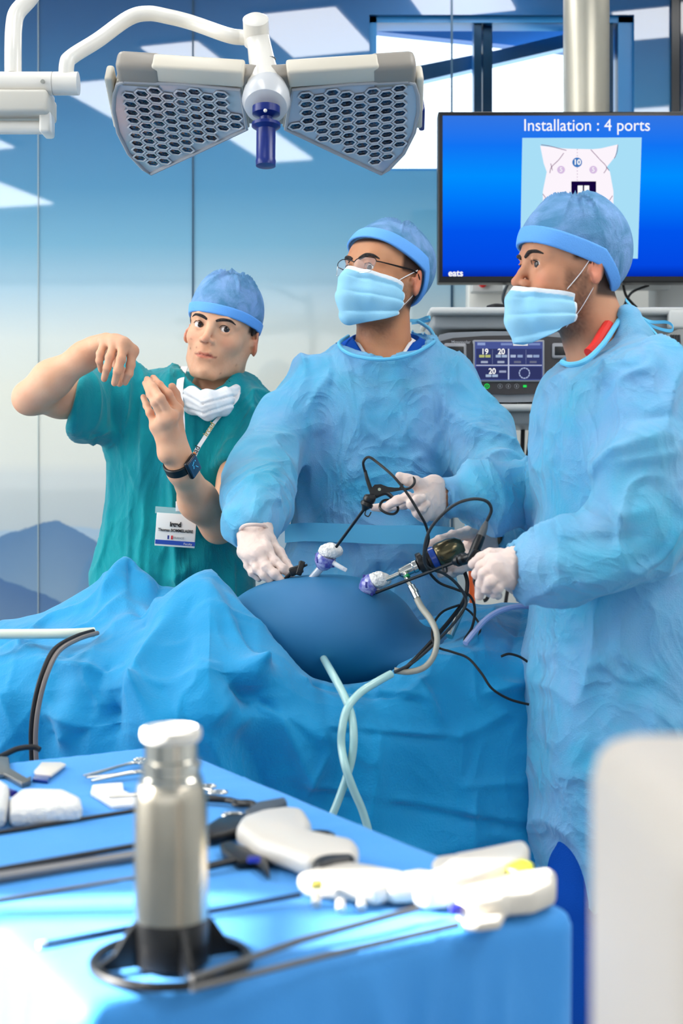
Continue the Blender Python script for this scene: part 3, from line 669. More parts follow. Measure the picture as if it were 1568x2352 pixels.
m = M(); m.tube([P(-160, 192, LD+.04), P(122, 192, LD+.04)], .0225, 24, smooth=False); m.build('joint_cylinder', lampw, ja)
m = M(); m.tube([P(124, 192, LD+.04), P(180, 192, LD+.04)], .0225, 24, smooth=False); m.tube([P(122, 192, LD+.04), P(125, 192, LD+.04)], .021, 24, smooth=False); m.build('joint_sleeve', lampw, ja)
m = M(); m.tube([P(98, 187, LD+.016), P(98, 187, LD+.012)], .0042, 12, smooth=False); m.build('screw', steel, ja)
m = M(); m.box(P(20, 246, LD+.06), (.17, .10, .045), bev=.008); m.build('housing_block', mat('cream shade', (202, 198, 188), .4), ja)
m = M(); m.tube([P(-160, 293, LD+.05), P(106, 293, LD+.05)], .013, 20, smooth=False); m.box(P(108, 262, LD+.06), (.020, .06, .085), bev=.006); m.build('lower_rail', lampw, ja)
m = M(); m.tube([P(90, -60, LD+.1), P(72, -10, LD+.1), P(40, 28, LD+.09), P(32, 60, LD+.08), P(30, 110, LD+.06), P(30, 172, LD+.05)], .0165, 18); o = m.build('lamp_arm', lampw); tag(o, 'white tube arm rising from the joint cylinder at the upper left', 'lamp arm')
# ================================================================= people
SKIN1, SKIN2, SKIN3 = (226, 178, 146), (196, 142, 106), (204, 150, 118)
for i, c in enumerate((SKIN1, SKIN2, SKIN3)):
    mat('skin %d' % (i+1), c, .5, bump=.05, bscale=220, attr='Col', var=(250, 230, 220), vscale=14, sub=.12, spec=.35)
glove_m = mat('latex glove', (222, 200, 190), .45, bump=.12, bscale=70, sub=.08, spec=.4, crinkle=(26, .10, .006))
gown_m = mat('light blue nonwoven gown', (140, 204, 247), .58, bump=.3, bscale=420, var=(92, 206, 246), vscale=4.6, vdetail=8, transl=.22, see=.16, sheen=.3, spec=.3, crinkle=(6, .5, .02))
gownc_m = mat('cyan gown edge', (112, 204, 242), .55, transl=.2, spec=.25)
scrub_m = mat('teal scrub cotton', (10, 152, 160), .8, bump=.25, bscale=500, var=(8, 136, 150), vscale=10, sheen=.25, spec=.15, crinkle=(6, .35, .02), stretch=(1, 1, .45))
navys_m = mat('royal blue scrub cotton', (8, 78, 176), .8, bump=.2, bscale=400, spec=.15)
cap_m = mat('blue nonwoven cap', (132, 174, 226), .7, bump=.4, bscale=500, var=(84, 142, 184), vscale=16, vdetail=8, transl=.12, spec=.2, crinkle=(16, .35, .006))
capb_m = mat('blue cap band', (104, 170, 244), .6, bump=.2, bscale=500, spec=.2)
maskb_m = mat('pale blue surgical mask', (165, 216, 238), .65, bump=.15, bscale=600, attr='Col', spec=.2)
whitec = mat('white cloth', (240, 240, 242), .7, bump=.1, bscale=300, spec=.2)
eye_w = mat('eye white', (236, 230, 226), .12, coat=1.); iris_b = mat('dark brown iris', (44, 26, 18), .1, coat=1.); iris_g = mat('hazel iris', (74, 62, 44), .1, coat=1.)
hair_m = mat('dark brown hair', (36, 26, 24), .6, bump=.8, bscale=300)

def head_sdf(q):
    """q: points in the head's own frame, metres; origin between the ears at eye height, face towards -Y"""
    ax = q.copy(); ax[:, 0] = np.abs(ax[:, 0])
    d = ell(q, (0, .014, .034), (.0755, .098, .086))
    d = smin(d, ell(q, (0, -.022, -.028), (.060, .066, .082)), .03)
    d = smin(d, ell(q, (0, -.055, .035), (.055, .036, .04)), .03)
    d = smin(d, chain(ax, [(.058, .008, -.035), (.049, -.016, -.076), (.020, -.068, -.104), (0, -.078, -.104)], [.014, .013, .014, .016]), .03)
    d = smin(d, ell(ax, (.043, -.055, -.026), (.017, .02, .016)), .025)
    d = smin(d, ell(q, (0, -.072, -.066), (.029, .0175, .025)), .02)
    d = smax(d, -ell(ax, (.032, -.100, .000), (.0185, .018, .0125)), .014)
    d = smin(d, chain(ax, [(.008, -.088, .018), (.032, -.087, .0225), (.05, -.068, .014)], [.006, .0065, .005]), .012)
    d = smin(d, chain(q, [(0, -.086, .012), (0, -.099, -.012), (0, -.112, -.031)], [.0065, .0072, .0090]), .012)
    d = smin(d, ell(ax, (.0115, -.098, -.034), (.0075, .0105, .0075)), .007)
    d = smax(d, -ell(ax, (.0062, -.102, -.0415), (.0032, .005, .004)), .003)
    # eyelids around the eyeball
    lid = ell(ax, (.0315, -.0735, 0), (.0150, .0146, .0146)); d = smin(d, lid, .006)
    d = smin(d, chain(ax, [(.0185, -.084, -.001), (.025, -.0905, .0062), (.033, -.0915, .0078), (.0425, -.084, .003)], [.0016, .0019, .0021, .0016]), .004)
    d = smax(d, -ell(ax, (.0312, -.088, .0004), (.0138, .0125, .0067)), .0022)
    # lips
    d = smin(d, chain(ax, [(0, -.0905, -.0612), (.009, -.0902, -.0600), (.027, -.080, -.0655)], [.0036, .0036, .0012]), .006)
    d = smin(d, chain(ax, [(0, -.0900, -.0728), (.010, -.0885, -.0720), (.025, -.080, -.0665)], [.0046, .0042, .0012]), .006)
    d = smax(d, -chain(ax, [(0, -.0950, -.0668), (.012, -.0930, -.0662), (.028, -.082, -.0660)], [.0018, .0016, .001]), .002)
    d = smax(d, -ell(q, (0, -.100, -.0885), (.014, .008, .006)), .012)
    # ears
    Re = np.array(Matrix.Rotation(math.radians(-16), 3, 'X') @ Matrix.Rotation(math.radians(0), 3, 'Z'))
    Rz = np.array(Matrix.Rotation(math.radians(28), 3, 'Z')) @ Re
    e = ell(ax, (.0805, .020, -.010), (.0065, .0185, .0315), Rz)
    e = smax(e, -ell(ax, (.0885, .014, -.005), (.0055, .0105, .020), Rz), .004)
    e = smin(e, chain(ax, [(.0765, .006, -.016), (.079, .004, -.004)], [.004, .0035]), .004)
    d = smin(d, e, .008)
    return d
def head_cols(q, skin, stubble=0., hairline=True, lips=(196, 108, 92)):
    s = np.array(lin(skin)); C = np.tile(s, (len(q), 1)); ax = np.abs(q[:, 0])
    def blend(mask, c, k): 
        mk = np.clip(mask, 0, 1)[:, None]*k; C[:] = C*(1-mk)+np.array(lin(c))*mk
    def sm(x, a, b): t = np.clip((x-a)/(b-a), 0, 1); return t*t*(3-2*t)
    blend(np.exp(-((ax-.042)/.016)**2-((q[:, 2]+.03)/.016)**2)*(q[:, 1] < -.04), (222, 128, 104), .3)
    blend(np.exp(-(ax/.014)**2-((q[:, 2]+.032)/.012)**2)*(q[:, 1] < -.09), (222, 124, 100), .35)
    blend(sm(ax, .076, .084)*(q[:, 2] < .03), (222, 116, 98), .45)
    sh = sm(-q[:, 2], .035, .06)*(1-sm(-q[:, 2], .115, .16))*np.clip(sm(q[:, 1], .04, -.0)*1, 0, 1)
    side = sm(ax, .045, .06)*sm(-q[:, 2], -.01, .03)*(1-sm(q[:, 1], -.002, .010))*sm(q[:, 1], -.045, -.03)*(1-sm(-q[:, 2], .12, .16))
    nz = vnoise(q*900, 3)*.25+.85
    blend(np.maximum(sh*.9, side)*nz*(1-.75*np.exp(-((ax)/.03)**2-((q[:, 2]+.03)/.022)**2)), (70, 50, 42), stubble)
    up = np.exp(-((ax-.0)/.026)**4)
    zz = q[:, 2]+.0665; lu = np.clip(1-(ax/.027)**2, 0, 1); lip = sm(.0062*lu-zz, 0, .0012)*(zz > 0)+sm(zz+.0094*lu, 0, .0016)*(zz <= 0); lip = lip*(lu > .02)
    blend(np.clip(lip, 0, 1)*(q[:, 1] < -.08), lips, .8)
    blend(np.exp(-((q[:, 2]+.0665)/.0014)**2)*(ax < .028)*(q[:, 1] < -.075), (96, 40, 36), .9)
    if hairline:
        hl = np.maximum(sm(q[:, 2], .052, .060), sm(q[:, 1], .022, .034)*sm(q[:, 2], -.062, -.05))
        hl = np.maximum(hl, sm(q[:, 1], -.03, -.018)*sm(q[:, 2], .002, .012)*(ax < .0785)*(1-sm(q[:, 1], .02, .03)*0))
        blend(hl, (34, 25, 24), .93)
    return C
class Head:
    def __init__(s, px, py, D, yaw, roll, pitch, scale=1.):
        s.o = P(px, py, D); s.R = rotm(yaw, roll, pitch); s.k = scale
    def loc(s, p): return ((p-s.o)@s.R)/s.k
    def w(s, q): return (np.asarray(q, float)*s.k)@s.R.T+s.o
    def sdf(s, p): return head_sdf(s.loc(p))*s.k
    def mesh(s, f, lo, hi, h, name, m, parent, post=None, colf=None):
        V, Fa = sdf_mesh(f, lo, hi, h)
        if post: V = post(V, normals(V, Fa))
        return arr_obj(name, s.w(V), Fa, m, parent, colf(V) if colf else None)

def bodymesh(name, f, lo, hi, h, m, parent=None, post=None, colf=None, origin=None):
    V, Fa = sdf_mesh(f, lo, hi, h)
    if post is not None: V = post(V, normals(V, Fa))
    return arr_obj(name, V, Fa, m, parent, colf(V) if colf else None, origin)

def eyes(hd, parent, iris, gaze=(0, 0), size=.0066):
    for s_ in (-1, 1):
        c = hd.w((s_*.0315, -.0735, 0)); m = M(); m.ball(c, .0132*hd.k, 28); e = m.build('eye', eye_w, parent)
        g = np.array([math.sin(math.radians(gaze[0])), -math.cos(math.radians(gaze[0]))*math.cos(math.radians(gaze[1])), math.sin(math.radians(gaze[1]))])
        g = g/np.linalg.norm(g); ax = hd.R@g
        k = .0132*hd.k; r = size*hd.k; z0 = math.sqrt(k*k-r*r)
        m = M(); m.lathe([(r, z0), (r*.8, math.sqrt(k*k-(.8*r)**2)+.00035), (r*.45, math.sqrt(k*k-(.45*r)**2)+.0005), (0, k+.0006)], c, ax, 24); ir = m.build('iris', iris, e)
        m = M(); m.lathe([(r*.45, math.sqrt(k*k-(.45*r)**2)+.0007), (0, k+.0009)], c, ax, 20); m.build('pupil', black, ir)
def lashes(hd, parent):
    for s_ in (-1, 1):
        m = M(); m.tube([hd.w((s_*x, y, z)) for x, y, z in ((.0190, -.0865, .0006), (.0235, -.0900, .0058), (.0300, -.0918, .0076), (.0375, -.0895, .0062), (.0440, -.0840, .0012))], [.0004, .0009, .0011, .0011, .0005], 6); m.build('eyelashes', hair_m, parent)
def brows(hd, parent, th=1., lift=0.):
    for s_ in (-1, 1):
        pts = [(s_*.010, -.0935, .0165+lift), (s_*.020, -.0950, .0200+lift), (s_*.031, -.0930, .0225+lift), (s_*.041, -.0860, .0222+lift), (s_*.050, -.0745, .0170+lift)]
        def proj(q):
            q = np.array([q], float)
            for _ in range(6):
                d = head_sdf(q); e = 1e-4; g = np.stack([head_sdf(q+np.eye(3)[k]*e)-head_sdf(q-np.eye(3)[k]*e) for k in range(3)], 1)/(2*e)
                q = q-(d+.0002)[:, None]*g/np.maximum((g*g).sum(1), .2)[:, None]
            return q[0]
        pts = [hd.w(proj(p)) for p in pts]
        m = M(); m.tube(pts, [.0030*th, .0042*th, .0040*th, .0032*th, .0010*th], 10); m.build('eyebrow', hair_m, parent)
def cap(hd, parent, tilt=0., z0=.045, band=.026, slump=(0, .02, .02), grow=.010, side=0., back=0., tip=(0, .02)):
    """cap bounded below by a plane through height z0 at the forehead, dropping towards the back by tilt (per metre)"""
    def edge(q): return z0-(q[:, 1]+.08)*tilt-back*np.maximum(0, q[:, 1]-.034)
    def crown(q):
        d = ell(q, (0, .014, .034), (.0755+grow, .098+grow, .086+grow)); d = smin(d, ell(q, (slump[0], slump[1], .062+slump[2]), (.066+grow*.6, .078+grow*.6, .060)), .04)
        d = smin(d, ell(q, (0, -.05, .045), (.056+grow*.7, .040+grow*.7, .045)), .03)
        return d
    def f(q): return smax(crown(q), edge(q)+.004-q[:, 2], .004)
    tz = np.linspace(.05, .2, 150); cc = crown(np.stack([np.full(150, tip[0]), np.full(150, tip[1]), tz], 1)); tip = np.array([tip[0], tip[1], tz[np.argmin(np.abs(cc))]+.004])
    def post(V, N):
        v = V-tip; a = np.arctan2(v[:, 1], v[:, 0]); r = np.linalg.norm(v, axis=1)
        wv = (1-np.abs(np.sin(a*3.5+1.1*np.sin(a*2)+r*9)))**3*np.exp(-((r-.03)/.04)**2)
        up = np.clip((V[:, 2]-edge(V)-.03)/.05, 0, 1)
        rid = ridged(V*np.array([14, 14, 9]), 5, 1)
        return V+N*((wv*.011-.002*np.exp(-(r/.02)**2))*up+(rid-.4)*.0035*up)[:, None]
    o = hd.mesh(f, (-.11, -.12, -.10), (.11, .15, .20), .0028, 'surgical_cap', cap_m, parent, post)
    def fb(q):
        d = crown(q)-.0028; e = edge(q); return smax(np.maximum(d, -d-.006), np.abs(q[:, 2]-e-band/2)-band/2, .002)
    hd.mesh(fb, (-.12, -.12, -.12), (.12, .16, .18), .0024, 'cap_band', capb_m, o)
    return o
def mask(hd, parent, m, top=-.008, bot=-.128, ymax=-.012, drop=0., nosey=-.116):
    c = np.array([0, 0, drop])
    def hull(q):
        q = q-c; ax = q.copy(); ax[:, 0] = np.abs(ax[:, 0])
        d = chain(ax, [(0, -.100, -.008), (0, -.112, -.034), (0, -.108, -.070), (0, -.092, -.106)], [.010, .015, .019, .022], .02)
        d = smin(d, chain(ax, [(.053, -.040, -.012), (.058, -.025, -.060), (.048, -.030, -.098)], [.021, .023, .022]), .055)
        d = smin(d, ell(q, (0, -.03, -.06), (.072, .062, .066)), .03)
        d = smin(d, chain(ax, [(0, -.098, -.016), (.034, -.080, -.018), (.060, -.036, -.022)], [.012, .018, .019]), .02)
        d = smin(d, chain(ax, [(0, -.100, -.06), (.040, -.074, -.06), (.060, -.030, -.06)], [.016, .018, .020]), .02)
        return d
    def f(q):
        d = hull(q)-.001; z = q[:, 2]-c[2]; y = q[:, 1]
        t = top+.0055*np.exp(-(q[:, 0]/.02)**2)-.06*np.abs(q[:, 0])*0-.17*np.maximum(0, y+.10)
        lo_ = bot+.55*np.maximum(0, y+.085)
        reg = smax(smax(z-t, lo_-z, .004), y-ymax+.10*np.abs(z+.06), .004)
        return smax(d, reg, .0012)
    def post(V, N):
        z = V[:, 2]-c[2]; s = np.clip((V[:, 1]+.1)/.07, 0, 1); s2 = np.clip((np.abs(V[:, 0])-.004)/.03, 0, 1)
        k = 0
        for zc, sl in ((-.038, .10), (-.062, .0), (-.086, -.20)):
            zz = z-zc+sl*(V[:, 1]+.02)*1.0
            k = k+np.where(zz > 0, np.exp(-zz/.010), np.exp(zz/.0020))*-.0062
        k = k*s2
        return V+N*k[:, None]
    def mcol(V):
        z = V[:, 2]-c[2]; y = V[:, 1]; t = top+.0055*np.exp(-(V[:, 0]/.02)**2)-.17*np.maximum(0, y+.10)
        C = np.tile(np.array(lin((158, 212, 238))), (len(V), 1)); n = vnoise(V*22, 8)[:, None]*.5+.5; C = C*(1-n*.5)+np.array(lin((128, 196, 232)))*n*.5
        wm = np.clip((z-(t-.0095))/.0012, 0, 1)+np.clip((y-(ymax-.006-.10*np.abs(z+.06)))/.001, 0, 1)
        wm = np.clip(wm, 0, 1)[:, None]; return C*(1-wm)+np.array(lin((238, 242, 246)))*wm
    o = hd.mesh(f, (-.085, -.145, -.165+drop), (.085, .03, .03+drop), .0021, 'face_mask', m, parent, post, mcol)
    return o
def loops(hd, parent, A, B, C, D_):
    m = M(); m.ribbon([hd.w(p) for p in A], [hd.R@np.array((0, .3, 1))]*len(A), .0032, .0006); m.build('ear_loop', whitec, parent)
    m = M(); m.ribbon([hd.w(p) for p in B], [hd.R@np.array((0, .3, 1))]*len(B), .0032, .0006); m.build('ear_loop', whitec, parent)

def handf(chains, palm, k=.0075, grow=0.):
    """chains: list of (points, radii) for fingers; palm: list of (a, b, ra, rb)"""
    def f(p):
        d = None
        for a, b, ra, rb in palm:
            e = rc(p, a, b, ra+grow, rb+grow); d = e if d is None else smin(d, e, .016)
        fs = None
        for pts, rs in chains:
            rr = []
            e = chain(p, pts, [r+grow for r in rs], .004)
            for j in range(1, len(pts)-1): e = smin(e, np.linalg.norm(p-pts[j], axis=1)-(rs[j]+grow)*1.06, .003)
            fs = e if fs is None else smin(fs, e, .0022)
        return smin(d, fs, k)
    return f
def mkhand(base, fingers, wrist, wr=(.022, .026)):
    """wrist: two wrist points (thumb side, little-finger side) as (px,py,D); fingers: lists of (px,py,D) from knuckle to tip, thumb first;
    returns finger chains and palm bars"""
    W = [P(*w_) for w_ in wrist]; ch = []; pl = []; n = len(fingers)-1
    rad = {0: [.0125, .0112, .0105, .0085], 1: [.0105, .0095, .0088, .0074], 2: [.0108, .0098, .0090, .0076], 3: [.0102, .0092, .0085, .0072], 4: [.0094, .0082, .0076, .0065]}
    for i, fg in enumerate(fingers):
        pts = [P(*q) for q in fg]; r = rad[i]; rs = [r[min(j, 3)] for j in range(len(pts))]
        if len(pts) == 3: rs = [r[0], r[1], r[3]]
        ch.append((pts, [q*base for q in rs]))
        t = (i-1)/3 if i else 0
        root = W[0]*(1-t)+W[1]*t
        pl.append((root, pts[0], .0165*base if i else .016*base, .0112*base if i else .0125*base))
    pl.append((W[0], W[1], .019*base, .019*base))
    K = [c_[0][0] for c_ in ch[1:]]
    for a, b in zip(K[:-1], K[1:]): pl.append((a, b, .0105*base, .0105*base))
    mid = (K[0]+K[-1])/2
    pl.append(((W[0]+W[1])/2, mid, .018*base, .014*base))
    return ch, pl
def wrinkle(V, N, f0, amp, seed, stretch=(1, 1, 1), oct=2, off=.5): return V+N*((ridged(V*f0*np.array(stretch), seed, oct)-off)*amp)[:, None]
def PX(px, D): return (px-CX)/F*D
def PZ(py, D): return H-(py-HY)/F*D
def segp(x0, y0, x1, y1, D, w_, h_): return (P(x0, y0, D), P(x1, y1, D), w_, h_)
def lower(p, cx, cy, zt, w_=.16, dep=.11, foot=True):
    """legs and feet below the waist for a standing figure"""
    d = None
    for s_ in (-1, 1):
        e = chain(p, [(cx+s_*w_*.5, cy, zt), (cx+s_*w_*.58, cy-.01, .50), (cx+s_*w_*.6, cy+.01, .10)], [dep*.86, .060, .042]); 
        e = smin(e, chain(p, [(cx+s_*w_*.6, cy+.03, .045), (cx+s_*w_*.7, cy-.15, .032)], [.040, .030]), .03)
        d = e if d is None else smin(d, e, .03)
    return smax(d, -p[:, 2], .01)
def shoes(cx, cy, w_, parent):
    for s_ in (-1, 1):
        def f(p): 
            e = chain(p, [(cx+s_*w_*.6, cy+.03, .05), (cx+s_*w_*.7, cy-.15, .040)], [.052, .040]); return smax(e, -p[:, 2], .008)
        bodymesh('shoe', f, (cx-.3, cy-.25, -.01), (cx+.3, cy+.12, .15), .007, mat('white clog', (225, 228, 230), .5), parent)

# ---------------------------------------------------------------- surgeon in teal scrubs (left)
D1 = 3.42
hd1 = Head(509, 763, D1, 11, 12, 0, 1.05)
rA = mkhand(1.0, [
    [(262, 815, 3.13), (268, 835, 3.12), (277, 852, 3.11), (274, 880, 3.09)],                       # thumb, behind the fingers
    [(304, 806, 3.04), (300, 838, 3.03), (296, 858, 3.03), (287, 878, 3.04)],
    [(283, 790, 3.03), (278, 825, 3.01), (270, 852, 3.01), (263, 880, 3.03)],
    [(264, 784, 3.04), (252, 820, 3.02), (246, 845, 3.02), (239, 870, 3.04)],
    [(242, 780, 3.06), (230, 812, 3.04), (228, 828, 3.04), (232, 850, 3.06)]], [(262, 790, 3.16), (214, 796, 3.14)])
rB = mkhand(1.0, [
    [(402, 955, 3.06), (410, 930, 3.08), (402, 905, 3.08), (395, 888, 3.07)],                       # thumb
    [(406, 942, 3.02), (386, 905, 3.00), (366, 885, 3.01), (352, 868, 3.03)],
    [(392, 958, 2.99), (368, 915, 2.97), (352, 890, 2.99), (338, 872, 3.02)],
    [(376, 966, 2.99), (356, 925, 2.98), (345, 905, 2.99), (334, 880, 3.01)],
    [(358, 980, 3.01), (344, 948, 3.01), (337, 932, 3.02), (329, 912, 3.03)]], [(414, 1040, 3.05), (384, 1042, 3.02)])
handA = handf(*rA); handB = handf(*rB)
armA = [P(262, 912, 3.39), P(140, 914, 3.28), P(68, 914, 3.20), P(118, 872, 3.18), P(195, 818, 3.15), P(240, 794, 3.14)]
armAr = [.055, .043, .034, .040, .029, .024]
armB = [P(592, 985, 3.38), P(550, 1100, 3.33), P(502, 1208, 3.26), P(455, 1150, 3.18), P(418, 1078, 3.06), P(398, 1040, 3.04)]
armBr = [.055, .047, .036, .041, .029, .024]
neck1 = [P(512, 840, 3.44), P(490, 905, 3.45), P(470, 960, 3.46)]
def body1(p):
    d = near(p, hd1.o, .17, hd1.sdf)
    d = smin(d, chain(p, neck1, [.055, .058, .075]), .025)
    d = smin(d, chain(p, armA, armAr, .03), .02); d = smin(d, chain(p, armB, armBr, .03), .02)
    d = smin(d, near(p, P(260, 835, 3.07), .14, handA), .012); d = smin(d, near(p, P(375, 950, 3.02), .17, handB), .012)
    d = smin(d, loft(p, [.75, 1.0, 1.25, 1.36, 1.42], [PX(270, D1), PX(285, D1), PX(285, D1), PX(310, D1), PX(400, D1)], [PX(510, D1), PX(510, D1), PX(550, D1), PX(555, D1), PX(540, D1)], [3.48]*5, [.09, .09, .09, .08, .05]), .03)
    d = smin(d, lower(p, PX(400, D1), 3.47, .8), .04)
    return d
def cols1(V):
    C = np.tile(np.array(lin(SKIN1)), (len(V), 1)); q = hd1.loc(V); mh = np.linalg.norm(q, axis=1) < .17
    C[mh] = head_cols(q[mh], SKIN1, stubble=.16)
    for ch, _ in (rA, rB):                                     # knuckles and fingertips a touch redder
        for pts, rs in ch:
            for j in range(len(pts)):
                k = np.exp(-(np.linalg.norm(V-pts[j], axis=1)/(rs[j]*1.25))**2)[:, None]*(.34 if j in (0, len(pts)-1) else .22); C = C*(1-k)+np.array(lin((216, 128, 108)))*k
        tip = None
    e = np.exp(-(np.linalg.norm(V-P(58, 912, 3.16), axis=1)/.035)**2)[:, None]*.2; C = C*(1-e)+np.array(lin((214, 130, 110)))*e
    for (px, py) in ((438, 778), (437, 800), (541, 842), (451, 798), (506, 858), (543, 838), (443, 878)):
        e = np.exp(-(((V[:, 0]/V[:, 1]*F+CX-px)**2+((H-V[:, 2])/V[:, 1]*F+HY-py)**2)/2.2))[:, None]*.7*(V[:, 1] < 3.42)[:, None]; C = C*(1-e)+np.array(lin((110, 64, 48)))*e
    return C
body = bodymesh('person', body1, (-.90, 2.90, -.02), (-.05, 3.72, 1.74), .0042, MATS['skin 1'], colf=cols1)
tag(body, 'man in teal scrubs and blue cap at the left, gesturing with both bare hands', 'person', None)
b1 = body
eyes(hd1, b1, iris_b, (22, 2), .0068); brows(hd1, b1, .92, -.0015); lashes(hd1, b1)
cap(hd1, b1, .10, .027, .023, (0, .012, .018), .007, tip=(.005, -.035))
for s_ in (-1, 1):                                     # short sideburns
    m = M(); m.tube([hd1.w((s_*.072, -.012, .045)), hd1.w((s_*.0755, -.006, .020)), hd1.w((s_*.0745, -.004, .004))], [.007, .006, .002], 8); m.build('sideburn', hair_m, b1)
# scrub top
tz = [PZ(q, D1) for q in (1500, 1330, 1230, 1150, 1060, 1000, 960, 920, 880, 858, 845)]
def scrub1(p):
    d = loft(p, tz, [PX(q, D1) for q in (195, 207, 232, 246, 252, 236, 232, 240, 285, 330, 380)], [PX(q, D1) for q in (590, 585, 560, 552, 560, 585, 612, 612, 590, 565, 535)], [3.46]*11, [.155, .15, .135, .13, .132, .135, .135, .125, .105, .09, .06], 2.3)
    sA = smin(chain(p, [P(285, 898, 3.40), P(215, 918, 3.355), P(150, 925, 3.30)], [.074, .076, .074]), chain(p, [P(235, 955, 3.38), P(190, 965, 3.35)], [.06, .050]), .04)       # raised sleeve
    d = smin(d, smax(sA, PX(192, 3.34)-p[:, 0]+.25*(p[:, 2]-PZ(915, 3.34)), .006), .03)
    aB = P(553, 1090, 3.34)-P(575, 1030, 3.38); aB /= np.linalg.norm(aB)
    d = smin(d, smax(chain(p, [P(585, 960, 3.42), P(575, 1030, 3.38), P(545, 1110, 3.33)], [.070, .068, .062]), (p-P(553, 1090, 3.345))@aB, .005), .03)
    d = smax(d, -chain(p, [P(480, 800, 3.30), P(478, 905, 3.27), P(468, 1010, 3.22)], [.085, .066, .01]), .008)     # neck opening
    d = smax(d, -chain(p, [P(480, 780, 3.46), P(478, 880, 3.42)], [.09, .070]), .008)
    return d
cr1 = [segp(262, 870, 268, 1180, 3.31, .012, -.020), segp(285, 880, 300, 1150, 3.31, .012, .012), segp(300, 960, 290, 1290, 3.31, .016, -.012), segp(330, 1000, 318, 1310, 3.3, .016, .012), segp(350, 1040, 352, 1250, 3.3, .014, -.012),
       segp(405, 1000, 378, 1260, 3.3, .012, .010), segp(545, 960, 470, 1110, 3.3, .012, .010), segp(560, 1010, 470, 1160, 3.3, .010, -.010), segp(250, 1290, 400, 1330, 3.3, .02, .012), segp(460, 1290, 400, 1330, 3.3, .02, .014),
       segp(560, 920, 600, 960, 3.33, .012, .008), segp(200, 900, 235, 990, 3.31, .01, .008), segp(180, 960, 250, 1050, 3.31, .012, -.010), segp(160, 980, 235, 1020, 3.31, .01, .008), segp(330, 870, 370, 900, 3.33, .010, .010), segp(345, 860, 350, 1000, 3.31, .01, -.010),
       segp(440, 1100, 430, 1290, 3.3, .014, -.010), segp(500, 1230, 490, 1330, 3.3, .014, .012)]
def post1(V, N):
    V = wrinkle(V, N, 9, .013, 2, (1.25, 1, .24), 2, .12); return crease(V, N, cr1)
scr1 = bodymesh('scrub_top', scrub1, (-.82, 3.1, .78), (-.05, 3.75, 1.56), .0052, scrub_m, b1, post1)
# pocket and trousers
pk = M(); 
def patch(parent, name, m, px, D, th=.002, lab=None):
    k = M(); pts = [P(a, b, D) for a, b in px]; k.prism([(q[0], q[2]) for q in pts], (0, D, 0), (1, 0, 0), (0, 0, 1), (0, th, 0)); return k.build(name, m, parent, False)
bodymesh('scrub_trousers', lambda p: lower(p, PX(400, D1), 3.47, .82, .17, .125)-.008, (-.70, 3.1, .1), (-.1, 3.7, .95), .009, scrub_m, b1)
shoes(PX(400, D1), 3.47, .17, b1)
# mask pulled down under the chin
def lowmask(p):
    pts = [P(414, 905, 3.375), P(440, 920, 3.315), P(478, 930, 3.275), P(515, 922, 3.30), P(542, 900, 3.37)]
    q = p.copy(); d = chain(q*np.array([1, 1, .62]), [a*np.array([1, 1, .62]) for a in pts], [.010, .0165, .0185, .0165, .012], .02); return d
def lmpost(V, N):
    k = 0
    for (a, b) in (((415, 900), (468, 930)), ((468, 930), (545, 905)), ((420, 935), (470, 950)), ((472, 950), (540, 925))):
        A, B = P(*a, 3.28), P(*b, 3.28); ba = B-A; t = np.clip(((V-A)*np.array([1, 0, 1]))@ba/((ba*[1, 0, 1])@ba), 0, 1); d = np.linalg.norm((V-A-t[:, None]*ba)*np.array([1, 0, 1]), axis=1); k = k-.003*np.exp(-(d/.002)**2)+.002*np.exp(-((d-.006)/.004)**2)
    return V+N*(k+(ridged(V*18, 2, 1)-.4)*.002)[:, None]
mk = bodymesh('lowered_face_mask', lowmask, (-.46, 3.2, 1.36), (-.2, 3.46, 1.52), .0026, whitec, b1, lmpost)
m = M(); m.ribbon([P(540, 905, 3.33), P(549, 892, 3.37), P(546, 878, 3.40), P(536, 886, 3.38), P(538, 898, 3.37), P(527, 906, 3.33)], [(0, .2, 1)]*6, .006, .0006); m.build('ear_loop', whitec, mk)
m = M(); m.ribbon([P(412, 910, 3.35), P(402, 880, 3.38), P(394, 850, 3.42), P(405, 842, 3.45), P(424, 842, 3.46)], [(1, .2, 0)]*5, .005, .0006); m.build('ear_loop', whitec, mk)
# lanyard and badge
ly = M(); ly.ribbon([P(424, 842, 3.395), P(415, 870, 3.36), P(412, 910, 3.305), P(416, 960, 3.280), P(417, 1000, 3.275), P(418, 1040, 3.275)], [(1, 0, 0)]*6, .0165, .0008)
ld = ly.build('lanyard', whitec, b1)
ly = M(); ly.ribbon([P(542, 882, 3.40), P(540, 920, 3.32), P(497, 965, 3.298), P(470, 1005, 3.290), P(445, 1048, 3.286), P(425, 1120, 3.284), P(412, 1165, 3.280)], [(1, 0, .45)]*7, .0165, .0008)
ly.build('lanyard_strap', whitec, ld)
gold = mat('gold print', (176, 156, 84), .5); inkm = mat('black print', (24, 24, 28), .5)
text('lanyard_word', 'ircad', P(415, 978, 3.288), .018, gold, ld, rot=(math.pi/2, -math.pi/2, 0), bold=.0003)
text('lanyard_word', 'ircad', P(480, 986, 3.283), .018, gold, ld, rot=(math.pi/2, -math.radians(57), 0), bold=.0003)
text('lanyard_word', 'ircad', P(447, 1040, 3.276), .018, inkm, ld, rot=(math.pi/2, -math.radians(62), 0), bold=.0003)
bdD = 3.270
m = M(); m.box((P(358, 1218, bdD)+P(449, 1218, bdD))/2, (.094, .003, .078), Matrix.Rotation(math.radians(4), 4, 'Y'), .0012); bd = m.build('badge', mat('white badge card', (238, 238, 234), .3), b1)
Q4 = Matrix.Rotation(math.radians(4), 4, 'Y')
